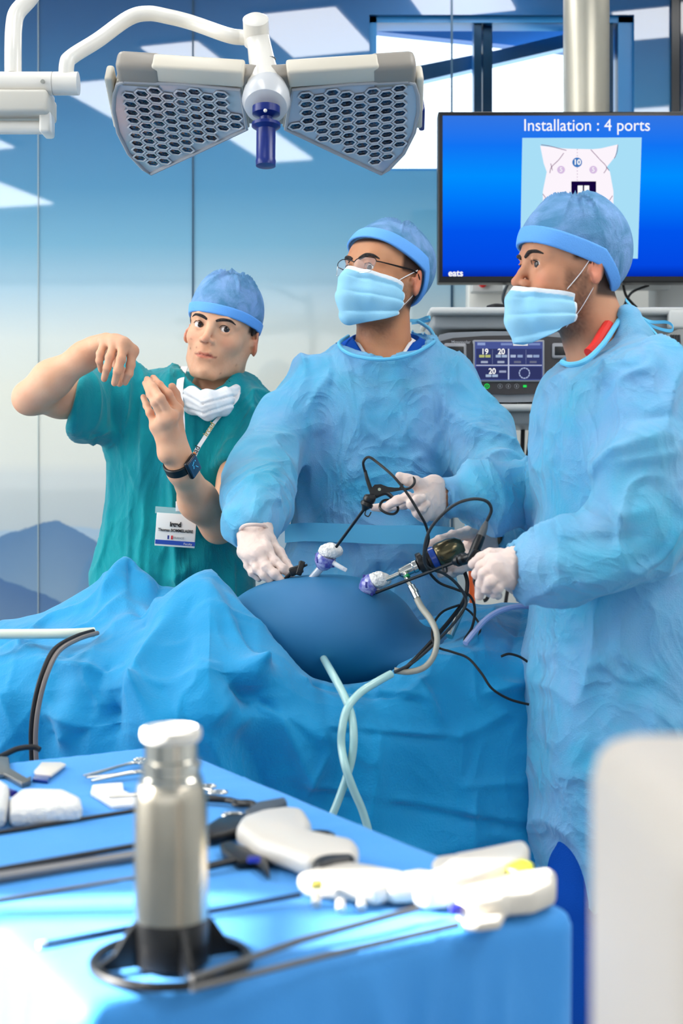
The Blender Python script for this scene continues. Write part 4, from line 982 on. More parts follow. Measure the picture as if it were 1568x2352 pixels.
m = M(); m.box(P(402, 1247, bdD-.002), (.094, .001, .010), Q4); m.build('badge_stripe', mat('badge blue', (24, 72, 172), .4), bd)
m = M(); m.box(P(404, 1174, bdD+.000), (.097, .002, .016), Q4); m.build('badge_sleeve', mat('clear sleeve', (150, 196, 200), .1, coat=1), bd)
m = M(); m.box(P(409, 1163, bdD-.002), (.011, .004, .024), bev=.001); m.build('badge_clip', whitec, bd)
for w_, py, sz, bo in (('ircad', 1205, .0155, .0008), ('Thomas BOMMELAERE', 1219, .0098, .0002)): text('badge_word', w_, P(403, py, bdD-.0035), sz, inkm, bd, rot=(math.pi/2, math.radians(4), 0), bold=bo, sx=.86)
text('badge_word', 'FRANCE', P(410, 1236, bdD-.0035), .0068, mat('grey print', (170, 172, 176), .5), bd, rot=(math.pi/2, math.radians(4), 0)); text('badge_word', 'Faculty', P(431, 1250, bdD-.0035), .007, whitec, bd, rot=(math.pi/2, math.radians(4), 0))
for i, c_ in enumerate(((28, 50, 140), (240, 240, 240), (210, 40, 50))):
    m = M(); m.box(P(386.5+i*4, 1234+i*.3, bdD-.0026), (.0042, .0006, .009), Q4); m.build('flag_stripe', mat('flag %d' % i, c_, .5), bd)
# wrist watch
wA, wB = Vector(P(404, 1052, 3.035)), Vector(P(418, 1082, 3.06)); wax = (wB-wA).normalized(); wc = (wA+wB)/2
m = M(); prof = [(.0325, -.011), (.0345, -.009), (.0345, .009), (.0325, .011)]; m.lathe(prof+[(.030, .011), (.030, -.011), (.0325, -.011)], wc, wax, 36); wt_ = m.build('wrist_watch', black, b1)
side = Vector((.80, -.55, .0)); side = (side-wax*side.dot(wax)).normalized(); fw = wc+side*.036
Q = Matrix((wax.cross(side), wax, side)).transposed()
m = M(); m.box(fw, (.040, .046, .012), Q, .005); m.build('watch_case', mat('dark titanium', (58, 60, 64), .25, .9), wt_)
m = M(); m.box(fw+side*.0058, (.034, .040, .0022), Q, .001); wf_ = m.build('watch_face', mat('deep blue glass', (6, 40, 74), .08, coat=1), wt_)
m = M()
for a, b, l in ((-.005, .004, .010), (.005, -.002, .007), (.002, -.010, .010), (-.007, -.011, .004)): m.box(fw+side*.0075+Q@Vector((a, b, 0)), (l, .0012, .0006), Q@Matrix.Rotation(a*200, 3, 'Z'))
m.build('watch_marks', emat('cyan watch digits', (70, 180, 230)), wf_)
m = M(); m.lathe([(.0035, 0), (.004, .002), (.003, .004), (.001, .004)], fw-wax*.006+Q@Vector((-.019, -.012, 0))+side*.0, -(Q@Vector((1, 0, 0))), 16); m.build('watch_crown', mat('orange ring', (214, 120, 40), .4), wt_)

# ---------------------------------------------------------------- surgeon with glasses (middle)
D2 = 3.30
hd2 = Head(886, 641, D2, 47, 2, 9, 1.07)
hA2 = mkhand(1.08, [
    [(620, 1245, 2.93), (640, 1270, 2.91), (655, 1295, 2.89), (668, 1312, 2.87)],
    [(610, 1262, 2.88), (632, 1290, 2.86), (650, 1306, 2.85), (668, 1322, 2.85)],
    [(594, 1272, 2.87), (612, 1302, 2.85), (630, 1318, 2.84), (646, 1332, 2.84)],
    [(576, 1274, 2.88), (590, 1305, 2.86), (606, 1322, 2.85), (622, 1334, 2.85)],
    [(560, 1268, 2.90), (570, 1298, 2.88), (580, 1316, 2.87), (594, 1330, 2.87)]], [(600, 1210, 2.96), (562, 1214, 2.96)])
hB2 = mkhand(1.08, [
    [(1075, 1225, 2.84), (1040, 1232, 2.81), (1010, 1242, 2.79), (988, 1250, 2.78)],
    [(1062, 1268, 2.86), (1035, 1285, 2.84), (1015, 1298, 2.80), (1012, 1312, 2.76)],
    [(1072, 1285, 2.85), (1045, 1302, 2.82), (1022, 1312, 2.78), (1012, 1318, 2.75)],
    [(1088, 1292, 2.84), (1062, 1305, 2.80), (1040, 1316, 2.77), (1028, 1318, 2.75)],
    [(1100, 1285, 2.84), (1080, 1300, 2.79), (1060, 1308, 2.76), (1046, 1310, 2.75)]], [(1105, 1222, 2.88), (1118, 1262, 2.88)])
gA2, gB2 = handf(*hA2), handf(*hB2); sA2, sB2 = handf(*hA2, grow=-.0042), handf(*hB2, grow=-.0042)
slA = [P(728, 885, 3.32), P(650, 985, 3.27), P(608, 1080, 3.18), P(586, 1150, 3.08), P(574, 1204, 2.98)]
slB = [P(1030, 900, 3.32), P(1090, 1010, 3.26), P(1140, 1120, 3.16), P(1150, 1200, 3.02), P(1122, 1240, 2.90)]
def body2(p):
    d = near(p, hd2.o, .175, hd2.sdf)
    d = smin(d, chain(p, [P(880, 700, 3.34), P(880, 790, 3.34), P(880, 850, 3.35)], [.062, .066, .085]), .025)
    d = smin(d, chain(p, slA, [.06, .045, .040, .032, .028], .03), .02); d = smin(d, chain(p, slB, [.06, .045, .040, .032, .028], .03), .02)
    d = smin(d, near(p, P(605, 1270, 2.9), .15, sA2), .01); d = smin(d, near(p, P(1055, 1270, 2.82), .16, sB2), .01)
    d = smin(d, loft(p, [.9, 1.1, 1.3, 1.45, 1.53], [PX(q, D2) for q in (700, 690, 690, 700, 790)], [PX(q, D2) for q in (1010, 1010, 1040, 1050, 970)], [3.35]*5, [.10, .10, .11, .10, .07]), .03)
    d = smin(d, lower(p, PX(850, D2), 3.36, .95, .17), .04); return d
def colsG(hd, skin, stub, gl_=(232, 214, 202)):
    def f(V):
        C = np.tile(np.array(lin(skin)), (len(V), 1)); q = hd.loc(V); mh = np.linalg.norm(q, axis=1) < .19; C[mh] = head_cols(q[mh], skin, stubble=stub); return C
    return f
b2 = bodymesh('person', body2, (-.36, 2.72, -.02), (.47, 3.62, 1.93), .0045, MATS['skin 2'], colf=colsG(hd2, SKIN2, .62))
tag(b2, 'man with thin black glasses, face mask and blue surgical gown in the middle', 'person')
eyes(hd2, b2, iris_g, (10, -8), .0066); brows(hd2, b2, 1.15, .001); lashes(hd2, b2)
cap(hd2, b2, .36, .060, .032, (0, .020, -.006), .008, back=1.5, tip=(.035, -.01))
mk2 = mask(hd2, b2, maskb_m)
loops(hd2, mk2, [(.062, -.030, -.022), (.073, -.012, -.004), (.083, .012, .016)], [(.058, -.028, -.098), (.069, -.008, -.072), (.077, .014, -.040)], 0, 0)
# undershirt collar and scrub
def ringc(p, c, r, rr, h, sq=.8):
    q = p-np.asarray(c); a = np.sqrt(q[:, 0]**2+(q[:, 1]/sq)**2); return np.sqrt((a-r)**2+(q[:, 2]-h)**2)-rr
NC = (PX(886, D2), 3.335)
def rim2(p, dz=0.): return PZ(797, D2)+dz+(p[:, 1]-3.335)*.30+np.abs(p[:, 0]-NC[0])*.12
def cyl2(p, r): return np.sqrt((p[:, 0]-NC[0])**2+((p[:, 1]-NC[1])*.93)**2)-r
def collar2(r0, r1, dz, vw):
    def f(p):
        a = cyl2(p, 0.); x = np.abs(p[:, 0]-NC[0]+.006)
        top = rim2(p)+dz+(r1-a)*.75; d = smax(np.maximum(a-r1, r0-a), p[:, 2]-top, .003); d = np.maximum(d, rim2(p)-.05-p[:, 2])
        return smax(d, -np.maximum(p[:, 1]-3.33, x-vw-(p[:, 2]-rim2(p))*.9), .003)
    return f
bodymesh('undershirt', collar2(.062, .090, -.004, .045), (-.1, 3.1, 1.44), (.3, 3.55, 1.70), .0035, whitec, b2)
bodymesh('scrub_collar', collar2(.078, .114, -.008, .052), (-.15, 3.1, 1.40), (.32, 3.55, 1.70), .0035, navys_m, b2)
g2py = (1560, 1400, 1300, 1230, 1150, 1050, 960, 900, 860, 830, 800, 765, 735)
g2l = (628, 640, 650, 660, 668, 662, 662, 682, 700, 722, 752, 782, 812); g2r = (1095, 1075, 1050, 1036, 1045, 1065, 1085, 1095, 1085, 1065, 1034, 1000, 975)
def gown2(p):
    d = loft(p, [PZ(q, D2) for q in g2py], [PX(q, D2) for q in g2l], [PX(q, D2) for q in g2r], [3.36]*13, [.19, .18, .17, .165, .165, .165, .16, .152, .147, .142, .132, .118, .10], 2.2)
    d = smin(d, chain(p, slA, [.075, .076, .072, .066, .054], .03), .035)
    d = smin(d, chain(p, slB, [.078, .088, .074, .066, .040], .03), .035)
    d = smax(d, -smax(cyl2(p, .106), rim2(p)-.012-p[:, 2], .008), .004); d = smax(d, p[:, 2]-rim2(p)-.0, .006)*1. if False else smax(d, np.where(cyl2(p, .118) < 0, p[:, 2]-rim2(p)-.003, -1), .004)
    for a, b in ((P(582, 1222, 2.965), P(584, 1300, 2.85)), (P(1116, 1244, 2.885), P(1050, 1262, 2.8))): d = smax(d, -rc(p, a, b, .034, .05), .004)
    return d
cr2 = [segp(760, 850, 690, 960, 3.22, .010, .012), segp(800, 850, 740, 950, 3.2, .012, .009), segp(700, 860, 672, 980, 3.25, .010, .010), segp(730, 930, 725, 1060, 3.2, .02, -.010), segp(740, 1060, 800, 1190, 3.2, .02, -.008), segp(930, 870, 935, 950, 3.2, .012, -.010),
       segp(935, 960, 985, 1100, 3.2, .014, .010), segp(985, 850, 1000, 1000, 3.22, .012, .008), segp(1060, 1010, 1140, 940, 3.2, .006, .008), segp(1070, 1000, 1180, 1075, 3.18, .008, .008), segp(1080, 1040, 1075, 1150, 3.15, .006, .008), segp(640, 960, 700, 1000, 3.2, .006, .007),
       segp(660, 1225, 1010, 1230, 3.19, .018, .007), segp(665, 1205, 1012, 1208, 3.19, .003, .005), segp(665, 1245, 1012, 1250, 3.19, .003, .005), segp(870, 1250, 866, 1420, 3.19, .010, -.012), segp(780, 1250, 800, 1400, 3.19, .02, .008), segp(700, 1260, 740, 1400, 3.19, .02, .010), segp(930, 1260, 900, 1400, 3.19, .02, .008),
       segp(590, 1040, 660, 1010, 3.1, .010, .010), segp(585, 1100, 650, 1070, 3.05, .010, .010), segp(560, 1130, 640, 1150, 3.0, .010, .010), segp(540, 1175, 600, 1190, 2.95, .008, .008), segp(600, 1130, 570, 1200, 2.95, .006, .008), segp(625, 1150, 610, 1210, 2.95, .006, .008),
       segp(1020, 900, 1010, 1080, 3.2, .016, -.016), segp(1100, 880, 1110, 960, 3.22, .01, .008), segp(800, 1180, 830, 1000, 3.19, .03, .010), segp(900, 1170, 880, 1010, 3.19, .03, -.008)]
def post2(V, N):
    arm = np.minimum(chain(V, slA, [.07]*5), chain(V, slB, [.07]*5)) < .02
    V = V+N*((ridged(V*np.array([6, 5, 4.2]), 12, 2)-.4)*np.where(arm, .022, .013))[:, None]
    return crease(V, N, cr2)
bodymesh('scrub_top', lambda p: smin(smin(loft(p, [.85, 1.1, 1.3, 1.42, 1.49], [PX(q, D2) for q in (685, 685, 682, 690, 760)], [PX(q, D2) for q in (1015, 1015, 1048, 1055, 990)], [3.35]*5, [.125, .125, .13, .12, .08]), chain(p, slA[:2], [.066, .06]), .03), chain(p, slB[:2], [.066, .06]), .03), (-.2, 3.0, .8), (.42, 3.6, 1.56), .009, navys_m, b2)
gw2 = bodymesh('surgical_gown', gown2, (-.42, 2.82, .62), (.52, 3.66, 1.62), .0055, gown_m, b2, post2)
m = M(); ring = [P(px, py, d_) for px, py, d_ in ((800, 772, 3.33), (778, 790, 3.27), (800, 812, 3.225), (850, 824, 3.195), (900, 824, 3.19), (950, 812, 3.20), (990, 790, 3.24), (998, 778, 3.30), (985, 755, 3.38), (960, 738, 3.42))]; m.tube(ring, .0045, 8); m.build('neck_binding', gownc_m, gw2)
m = M(); m.ribbon([P(655, 1226, 3.24), P(700, 1222, 3.175), P(780, 1224, 3.16), P(870, 1228, 3.155), P(950, 1228, 3.165), P(1010, 1230, 3.19), P(1042, 1232, 3.27)], [(0, 0, 1)]*7, .042, .0012); m.build('waist_belt', gownc_m, gw2)
m = M(); m.ribbon([P(938, 736, 3.42), P(960, 736, 3.42), P(984, 728, 3.40), P(984, 736, 3.41), P(945, 742, 3.44)], [(0, .3, 1)]*5, .008, .0005); m.build('neck_tie', gownc_m, gw2)
for nm, f_, c_ in (('glove', gA2, P(605, 1270, 2.9)), ('glove', gB2, P(1055, 1270, 2.82))):
    bodymesh(nm, f_, c_-.15, c_+.15, .0027, glove_m, b2, lambda V, N: wrinkle(V, N, 60, .0012, 4, (1, 1, 1), 1))
m = M(); m.tube([P(548, 1222, 2.95), P(560, 1208, 2.91), P(582, 1205, 2.90), P(606, 1208, 2.92), P(618, 1222, 2.95)], .004, 8); m.build('glove_cuff', glove_m, b2)
bodymesh('scrub_trousers', lambda p: lower(p, PX(850, D2), 3.36, .95, .18, .125)-.008, (-.2, 3.0, .1), (.35, 3.6, 1.05), .009, navys_m, b2)
shoes(PX(850, D2), 3.36, .18, b2)
# glasses
gt = mat('thin black metal', (22, 22, 26), .25, .7); gg = mat('spectacle lens', (220, 228, 246), .03, alpha=.12, coat=1.)
L0 = lambda q: hd2.w(q)
GY = -.106
gsc = M(); gsc.tube([L0((-.009, GY-.003, .006)), L0((0, GY-.006, .009)), L0((.009, GY-.003, .006))], .0012, 6); glo = gsc.build('glasses', gt, b2)
for s_ in (-1, 1):
    rimp = [(s_*.008, GY-.002, .006), (s_*.014, GY, .013), (s_*.034, GY+.001, .0165), (s_*.056, GY+.010, .0145), (s_*.061, GY+.013, .008)]
    m = M(); m.tube([L0(q) for q in rimp], .0011, 6); m.build('frame_bar', gt, glo)
    lo = [(s_*.008, GY-.002, .006), (s_*.010, GY-.001, -.008), (s_*.018, GY, -.0165), (s_*.036, GY+.001, -.0190), (s_*.052, GY+.007, -.0165), (s_*.058, GY+.011, -.004), (s_*.061, GY+.013, .008)]
    m = M(); m.tube([L0(q) for q in lo], .00045, 6); m.build('lower_rim', steel, glo)
    m = M(); poly = [L0(q) for q in rimp+lo[::-1][1:-1]]; c_ = sum(poly)/len(poly); k0 = 0
    m.v.append(tuple(c_)); [m.v.append(tuple(q)) for q in poly]; n_ = len(poly); m.f += [(0, i+1, (i+1) % n_+1) for i in range(n_)]; m.build('lens', gg, glo)
    m = M(); m.tube([L0(q) for q in ((s_*.060, GY+.013, .008), (s_*.068, GY+.024, .008), (s_*.077, -.040, .010), (s_*.082, .0, .012), (s_*.082, .018, .006), (s_*.080, .028, -.012))], [.0014, .0014, .0022, .0020, .0016, .0016], 6); m.build('temple_arm', gt, glo)

# ---------------------------------------------------------------- surgeon in profile (right)
D3 = 2.60
hd3 = Head(1311, 617, D3, 77, 3, -2, .97)
hA3 = mkhand(1.06, [
    [(965, 1115, 2.70), (952, 1108, 2.69), (935, 1102, 2.69), (918, 1094, 2.69)],
    [(962, 1150, 2.71), (925, 1158, 2.73), (890, 1166, 2.74), (858, 1166, 2.74)],
    [(962, 1152, 2.67), (935, 1142, 2.65), (912, 1150, 2.65), (893, 1160, 2.66)],
    [(966, 1170, 2.66), (945, 1158, 2.64), (958, 1148, 2.635), (972, 1144, 2.64)],
    [(974, 1182, 2.67), (958, 1178, 2.65), (968, 1168, 2.64), (982, 1158, 2.64)]], [(996, 1118, 2.72), (996, 1170, 2.72)])
hB3 = mkhand(1.1, [
    [(1146, 1278, 2.45), (1125, 1276, 2.44), (1105, 1284, 2.44), (1086, 1296, 2.45)],
    [(1132, 1290, 2.41), (1106, 1302, 2.41), (1096, 1318, 2.42), (1102, 1326, 2.44)],
    [(1138, 1304, 2.385), (1112, 1318, 2.38), (1106, 1342, 2.39), (1100, 1368, 2.40)],
    [(1148, 1318, 2.385), (1126, 1336, 2.37), (1118, 1352, 2.385), (1124, 1362, 2.41)],
    [(1160, 1330, 2.39), (1142, 1350, 2.375), (1136, 1362, 2.39), (1144, 1368, 2.42)]], [(1188, 1284, 2.42), (1190, 1338, 2.42)])
gA3, gB3 = handf(*hA3), handf(*hB3); sA3, sB3 = handf(*hA3, grow=-.0042), handf(*hB3, grow=-.0042)
arF = [P(1420, 960, 2.86), P(1330, 1080, 2.86), P(1230, 1130, 2.82), P(1120, 1145, 2.77), P(1000, 1142, 2.73)]
arN = [P(1468, 900, 2.48), P(1488, 1060, 2.42), P(1470, 1195, 2.38), P(1380, 1270, 2.38), P(1290, 1292, 2.40), P(1200, 1310, 2.42)]
def body3(p):
    d = near(p, hd3.o, .175, hd3.sdf)
    d = smin(d, chain(p, [P(1345, 710, 2.62), P(1370, 780, 2.62), P(1400, 850, 2.62)], [.060, .062, .085]), .025)
    d = smin(d, chain(p, arF, [.06, .045, .038, .032, .028], .03), .02); d = smin(d, chain(p, arN, [.06, .05, .044, .038, .030, .027], .03), .02)
    d = smin(d, near(p, P(945, 1145, 2.7), .15, sA3), .01); d = smin(d, near(p, P(1135, 1320, 2.41), .15, sB3), .01)
    d = smin(d, loft(p, [.75, 1.0, 1.2, 1.38, 1.46], [PX(q, D3) for q in (1290, 1280, 1280, 1300, 1370)], [PX(q, D3) for q in (1600, 1590, 1600, 1590, 1500)], [2.63]*5, [.13, .14, .17, .16, .08]), .03)
    d = smin(d, lower3(p), .04); return d
def lower3(p, g=0.):
    d = None
    for cy in (2.53, 2.74):
        cx = PX(1350, D3)+(.06 if cy > 2.6 else 0)
        e = chain(p, [(cx+.04, cy, .82), (cx, cy, .50), (cx+.03, cy, .10)], [.095+g, .072+g, .048+g]); e = smin(e, chain(p, [(cx+.03, cy, .045), (cx-.15, cy, .032)], [.04, .03]), .03)
        d = e if d is None else smin(d, e, .02)
    return smax(d, -p[:, 2], .01)
b3 = bodymesh('person', body3, (.08, 2.22, -.02), (.80, 3.0, 1.86), .0042, MATS['skin 3'], colf=colsG(hd3, SKIN3, .78))
tag(b3, 'man in profile at the right, in blue surgical gown with the mask under his nose', 'person')
eyes(hd3, b3, iris_b, (20, -3), .0066); brows(hd3, b3, 1.0); lashes(hd3, b3)
cap(hd3, b3, .36, .034, .034, (0, .012, .012), .011, back=.7, tip=(.03, -.005))
mk3 = mask(hd3, b3, maskb_m, top=-.010, bot=-.114, ymax=-.018, drop=-.034)
loops(hd3, mk3, [(.062, -.032, -.048), (.073, -.010, -.018), (.081, .008, .012)], [(.056, -.030, -.118), (.066, -.008, -.088), (.076, .014, -.046)], 0, 0)
g3py = (2060, 2020, 1850, 1740, 1600, 1400, 1280, 1150, 1050, 950, 890, 855, 826, 785, 745, 705)
g3l = (1232, 1226, 1204, 1200, 1212, 1226, 1236, 1240, 1236, 1240, 1258, 1280, 1312, 1362, 1400, 1422); g3r = (1640, 1640, 1640, 1640, 1640, 1640, 1640, 1640, 1650, 1640, 1600, 1565, 1530, 1500, 1470, 1450)
def gown3(p):
    d = loft(p, [PZ(q, D3) for q in g3py], [PX(q, D3) for q in g3l], [PX(q, D3) for q in g3r], [2.65]*16, [.24, .24, .25, .25, .24, .23, .22, .22, .22, .21, .20, .19, .165, .125, .10, .08], 2.2)
    d = smin(d, chain(p, arF, [.08, .074, .058, .058, .036], .03), .03)
    d = smin(d, chain(p, arN, [.088, .082, .078, .066, .060, .041], .03), .03)
    d = smax(d, -chain(p, [P(1330, 700, 2.62), P(1362, 780, 2.62), P(1378, 820, 2.62)], [.075, .072, .070]), .006)
    for a, b in ((P(1008, 1142, 2.735), P(940, 1142, 2.70)), (P(1206, 1309, 2.418), P(1130, 1320, 2.41))): d = smax(d, -rc(p, a, b, .033, .05), .004)
    d = smax(d, PZ(2030, D3)-p[:, 2], .003)
    inner = loft(p, [PZ(q, D3) for q in g3py], [PX(q, D3)+.012 for q in g3l], [PX(q, D3)-.012 for q in g3r], [2.65]*16, [.225]*16, 2.3)
    return smax(d, -smax(inner, p[:, 2]-.66, .01), .004)
cr3 = [segp(1330, 880, 1300, 1040, 2.42, .02, -.008), segp(1360, 1040, 1540, 1000, 2.34, .006, .008), segp(1350, 1080, 1560, 1040, 2.33, .008, .010), segp(1350, 900, 1325, 1120, 2.38, .014, .012), segp(1325, 1010, 1410, 1210, 2.33, .018, -.014), segp(1380, 1120, 1430, 1200, 2.32, .012, .012),
       segp(1280, 1215, 1500, 1170, 2.30, .014, .010), segp(1260, 1240, 1470, 1235, 2.3, .014, -.012), segp(1230, 1260, 1340, 1330, 2.32, .012, .010), segp(1290, 1340, 1540, 1300, 2.33, .014, .010), segp(1360, 1330, 1360, 1600, 2.41, .012, .010), segp(1500, 1380, 1400, 1520, 2.4, .016, .010), segp(1400, 1520, 1250, 1620, 2.4, .018, .010),
       segp(1540, 1230, 1500, 1400, 2.36, .014, .014), segp(1290, 1560, 1330, 1700, 2.4, .02, .010), segp(1240, 1420, 1232, 1760, 2.45, .010, -.012), segp(1200, 1795, 1370, 1785, 2.4, .008, .009), segp(1210, 1812, 1360, 1805, 2.4, .008, -.008), segp(1345, 1700, 1340, 2000, 2.4, .010, -.008), segp(1490, 800, 1568, 900, 2.45, .012, .010), segp(1450, 850, 1480, 940, 2.4, .012, -.008),
       segp(1060, 1120, 1070, 1170, 2.7, .008, -.010), segp(1080, 1110, 1180, 1180, 2.7, .010, .010), segp(1180, 1080, 1215, 1180, 2.7, .012, -.012), segp(1000, 1130, 1040, 1160, 2.68, .006, .006), segp(1230, 1060, 1260, 1120, 2.7, .010, .012), segp(1250, 930, 1235, 1060, 2.55, .012, .008), segp(1440, 960, 1560, 950, 2.35, .012, -.008)]
def post3(V, N):
    arm = np.minimum(chain(V, arF, [.07]*5), chain(V, arN, [.07]*6)) < .02
    V = V+N*((ridged(V*np.array([6, 5.5, 4.0]), 22, 2)-.4)*np.where(arm, .023, .013))[:, None]
    return crease(V, N, cr3)
bodymesh('scrub_top', lambda p: smin(smin(loft(p, [.75, 1.0, 1.2, 1.36, 1.42], [PX(q, D3) for q in (1275, 1262, 1262, 1290, 1390)], [PX(q, D3) for q in (1610, 1600, 1610, 1600, 1500)], [2.63]*5, [.15, .16, .185, .17, .08]), rc(p, arN[0], arN[1]*.6+arN[0]*.4, .066, .06), .03), rc(p, arF[0], arF[0]*.5+arF[1]*.5, .066, .06), .03), (.2, 2.25, .7), (.8, 3.0, 1.5), .009, navys_m, b3)
gw3 = bodymesh('surgical_gown', gown3, (.10, 2.25, .46), (.80, 3.0, 1.60), .0055, gown_m, b3, post3)
m = M(); m.tube([P(1290, 832, 2.47), P(1310, 838, 2.44), P(1345, 828, 2.44), P(1385, 790, 2.49), P(1415, 745, 2.55), P(1432, 722, 2.6), P(1445, 715, 2.66)], .005, 8); m.build('neck_binding', gownc_m, gw3)
m = M(); m.tube([P(1352, 812, 2.50), P(1368, 795, 2.51), P(1384, 768, 2.53), P(1396, 748, 2.56)], .011, 10); m.build('red_collar', mat('red cotton', (206, 34, 24), .7), b3)
m = M(); m.ribbon([P(1438, 690, 2.60), P(1450, 712, 2.62), P(1490, 738, 2.64), P(1530, 740, 2.62), P(1545, 750, 2.60), P(1538, 760, 2.60), P(1500, 750, 2.62), P(1470, 728, 2.64), P(1440, 700, 2.66)], [(0, .5, 1)]*9, .007, .0006); m.build('neck_tie', gownc_m, gw3)
m = M(); m.ribbon([P(1436, 688, 2.58), P(1470, 728, 2.6), P(1505, 765, 2.60), P(1514, 780, 2.60)], [(0, .5, 1)]*4, .007, .0006); m.build('neck_tie', gownc_m, gw3)
for f_, c_ in ((gA3, P(945, 1145, 2.7)), (gB3, P(1135, 1320, 2.41))): bodymesh('glove', f_, c_-.14, c_+.14, .0026, glove_m, b3, lambda V, N: wrinkle(V, N, 60, .0012, 4, (1, 1, 1), 1))
bodymesh('scrub_trousers', lambda p: smax(lower3(p, .016), .12-p[:, 2], .01), (.25, 2.35, .1), (.75, 2.95, .95), .008, navys_m, b3)
for cy in (2.53, 2.74):
    cx = PX(1350, D3)+(.06 if cy > 2.6 else 0)
    bodymesh('shoe', lambda p: smax(chain(p, [(cx+.03, cy, .05), (cx-.15, cy, .04)], [.054, .042]), -p[:, 2], .008), (cx-.25, cy-.08, -.01), (cx+.12, cy+.08, .13), .006, mat('white clog', (225, 228, 230), .5), b3)
# ================================================================= operating table, patient, drape
drape_m = mat('operating drape blue', (0, 150, 206), .58, bump=.18, bscale=240, var=(0, 140, 196), vscale=3, spec=.3, sheen=.25, transl=.05, crinkle=(3.2, .25, .02))
tdrape_m = mat('table drape blue', (72, 158, 234), .62, bump=.15, bscale=240, var=(64, 152, 230), vscale=4, spec=.3, sheen=.1)
belly_m = mat('smooth blurred-out belly', (0, 118, 160), .55, var=(58, 112, 158), vscale=2.6, vdetail=0, spec=.25)  # plain blue tone standing in for the blurred-out belly, no real film
tb = empty('operating_table', (-.35, 2.82, 0), 'operating table hidden under the large blue drape', 'operating table')
m = M(); m.box((-.35, 2.84, .76), (1.30, .30, .06), bev=.02); m.build('table_top', dgrey, tb)
m = M(); m.box((-.35, 2.84, .40), (.24, .22, .76), bev=.03); m.build('pedestal', lgrey, tb)
m = M(); m.box((-.35, 2.84, .04), (.8, .4, .08), bev=.03); m.build('base', lgrey, tb)
def patient(p):
    bl = ell(p, (PX(752, 2.84), 2.84, PZ(1452, 2.84)), (.185, .165, .118))
    bl = smin(bl, ell(p, (PX(640, 2.86), 2.88, PZ(1425, 2.88)), (.11, .12, .07)), .05)
    d = smin(bl, ell(p, (PX(930, 2.84), 2.86, .89), (.22, .15, .055)), .04)
    d = smin(d, chain(p, [(PX(600, 2.84), 2.84, .90), (PX(430, 2.8), 2.78, .90), (PX(200, 2.8), 2.84, .87), (PX(-100, 2.8), 2.84, .86)], [.07, .055, .045, .04], .03), .04); return d
pt = bodymesh('person', patient, (-1.0, 2.5, .7), (.5, 3.1, 1.1), .006, belly_m)
tag(pt, 'patient lying under the blue drape, only a smooth mound for the blurred-out belly showing', 'person')
cols = [-420, -260, -120, 0, 100, 200, 290, 375, 480, 600, 720, 850, 950, 1060, 1150, 1262]
rows = [
    ([1700]*16, [3.22]*16),
    ([1500, 1490, 1480, 1470, 1450, 1420, 1400, 1410, 1420, 1440, 1450, 1450, 1450, 1420, 1400, 1402], [3.08]*16),
    ([1462, 1452, 1440, 1424, 1400, 1344, 1283, 1332, 1380, 1410, 1440, 1450, 1440, 1405, 1386, 1392], [2.96]*8+[2.98]*8),
    ([1500, 1490, 1480, 1462, 1440, 1410, 1370, 1385, 1362, 1430, 1510, 1520, 1480, 1440, 1428, 1440], [2.84]*16),
    ([1520, 1512, 1500, 1495, 1478, 1460, 1420, 1388, 1343, 1400, 1540, 1560, 1500, 1462, 1450, 1462], [2.74, 2.74, 2.74, 2.74, 2.74, 2.73, 2.72, 2.72, 2.71, 2.71, 2.70, 2.68, 2.70, 2.72, 2.74, 2.75]),
    ([1550, 1545, 1540, 1530, 1510, 1502, 1500, 1480, 1440, 1470, 1562, 1590, 1540, 1505, 1495, 1505], [2.64, 2.64, 2.64, 2.63, 2.62, 2.60, 2.60, 2.58, 2.57, 2.59, 2.62, 2.60, 2.62, 2.63, 2.65, 2.66]),
    ([1620, 1615, 1612, 1605, 1590, 1580, 1570, 1555, 1530, 1550, 1612, 1632, 1600, 1575, 1570, 1580], [2.60, 2.60, 2.60, 2.58, 2.58, 2.54, 2.50, 2.50, 2.48, 2.52, 2.56, 2.56, 2.58, 2.60, 2.60, 2.62]),
    ([1700, 1700, 1700, 1690, 1680, 1670, 1660, 1650, 1640, 1650, 1690, 1705, 1690, 1680, 1680, 1690], [2.58, 2.58, 2.58, 2.56, 2.56, 2.50, 2.47, 2.46, 2.46, 2.50, 2.53, 2.54, 2.56, 2.58, 2.59, 2.60]),
    ([1820]*16, [2.57, 2.57, 2.57, 2.55, 2.55, 2.52, 2.50, 2.50, 2.50, 2.53, 2.54, 2.54, 2.56, 2.57, 2.58, 2.59]),
    ([2000]*16, [2.56, 2.56, 2.56, 2.55, 2.55, 2.54, 2.53, 2.53, 2.53, 2.54, 2.54, 2.54, 2.55, 2.56, 2.57, 2.58]),
    ([2500]*16, [2.55]*16)]
C_ = np.array([[P(px, py, D) for px, py, D in zip(cols, *rw)] for rw in rows])
def refine(C, su, axis, soft):
    """interpolate control rows; soft = 0 straight facets, 1 smooth curves"""
    C = np.moveaxis(C, axis, 0); n = len(C); out = []
    for i in range(n-1):
        p0, p1, p2, p3 = C[max(i-1, 0)], C[i], C[i+1], C[min(i+2, n-1)]
        for k in range(su):
            t = k/su; a = .5*((2*p1)+(-p0+p2)*t+(2*p0-5*p1+4*p2-p3)*t*t+(-p0+3*p1-3*p2+p3)*t**3); out.append(a*soft+(p1*(1-t)+p2*t)*(1-soft))
    out.append(C[-1]); return np.moveaxis(np.array(out), 0, axis)
G = refine(refine(C_, 20, 0, .55), 20, 1, .55); nr, nc = G.shape[:2]
V = G.reshape(-1, 3); Fq = grid_faces(nr, nc)
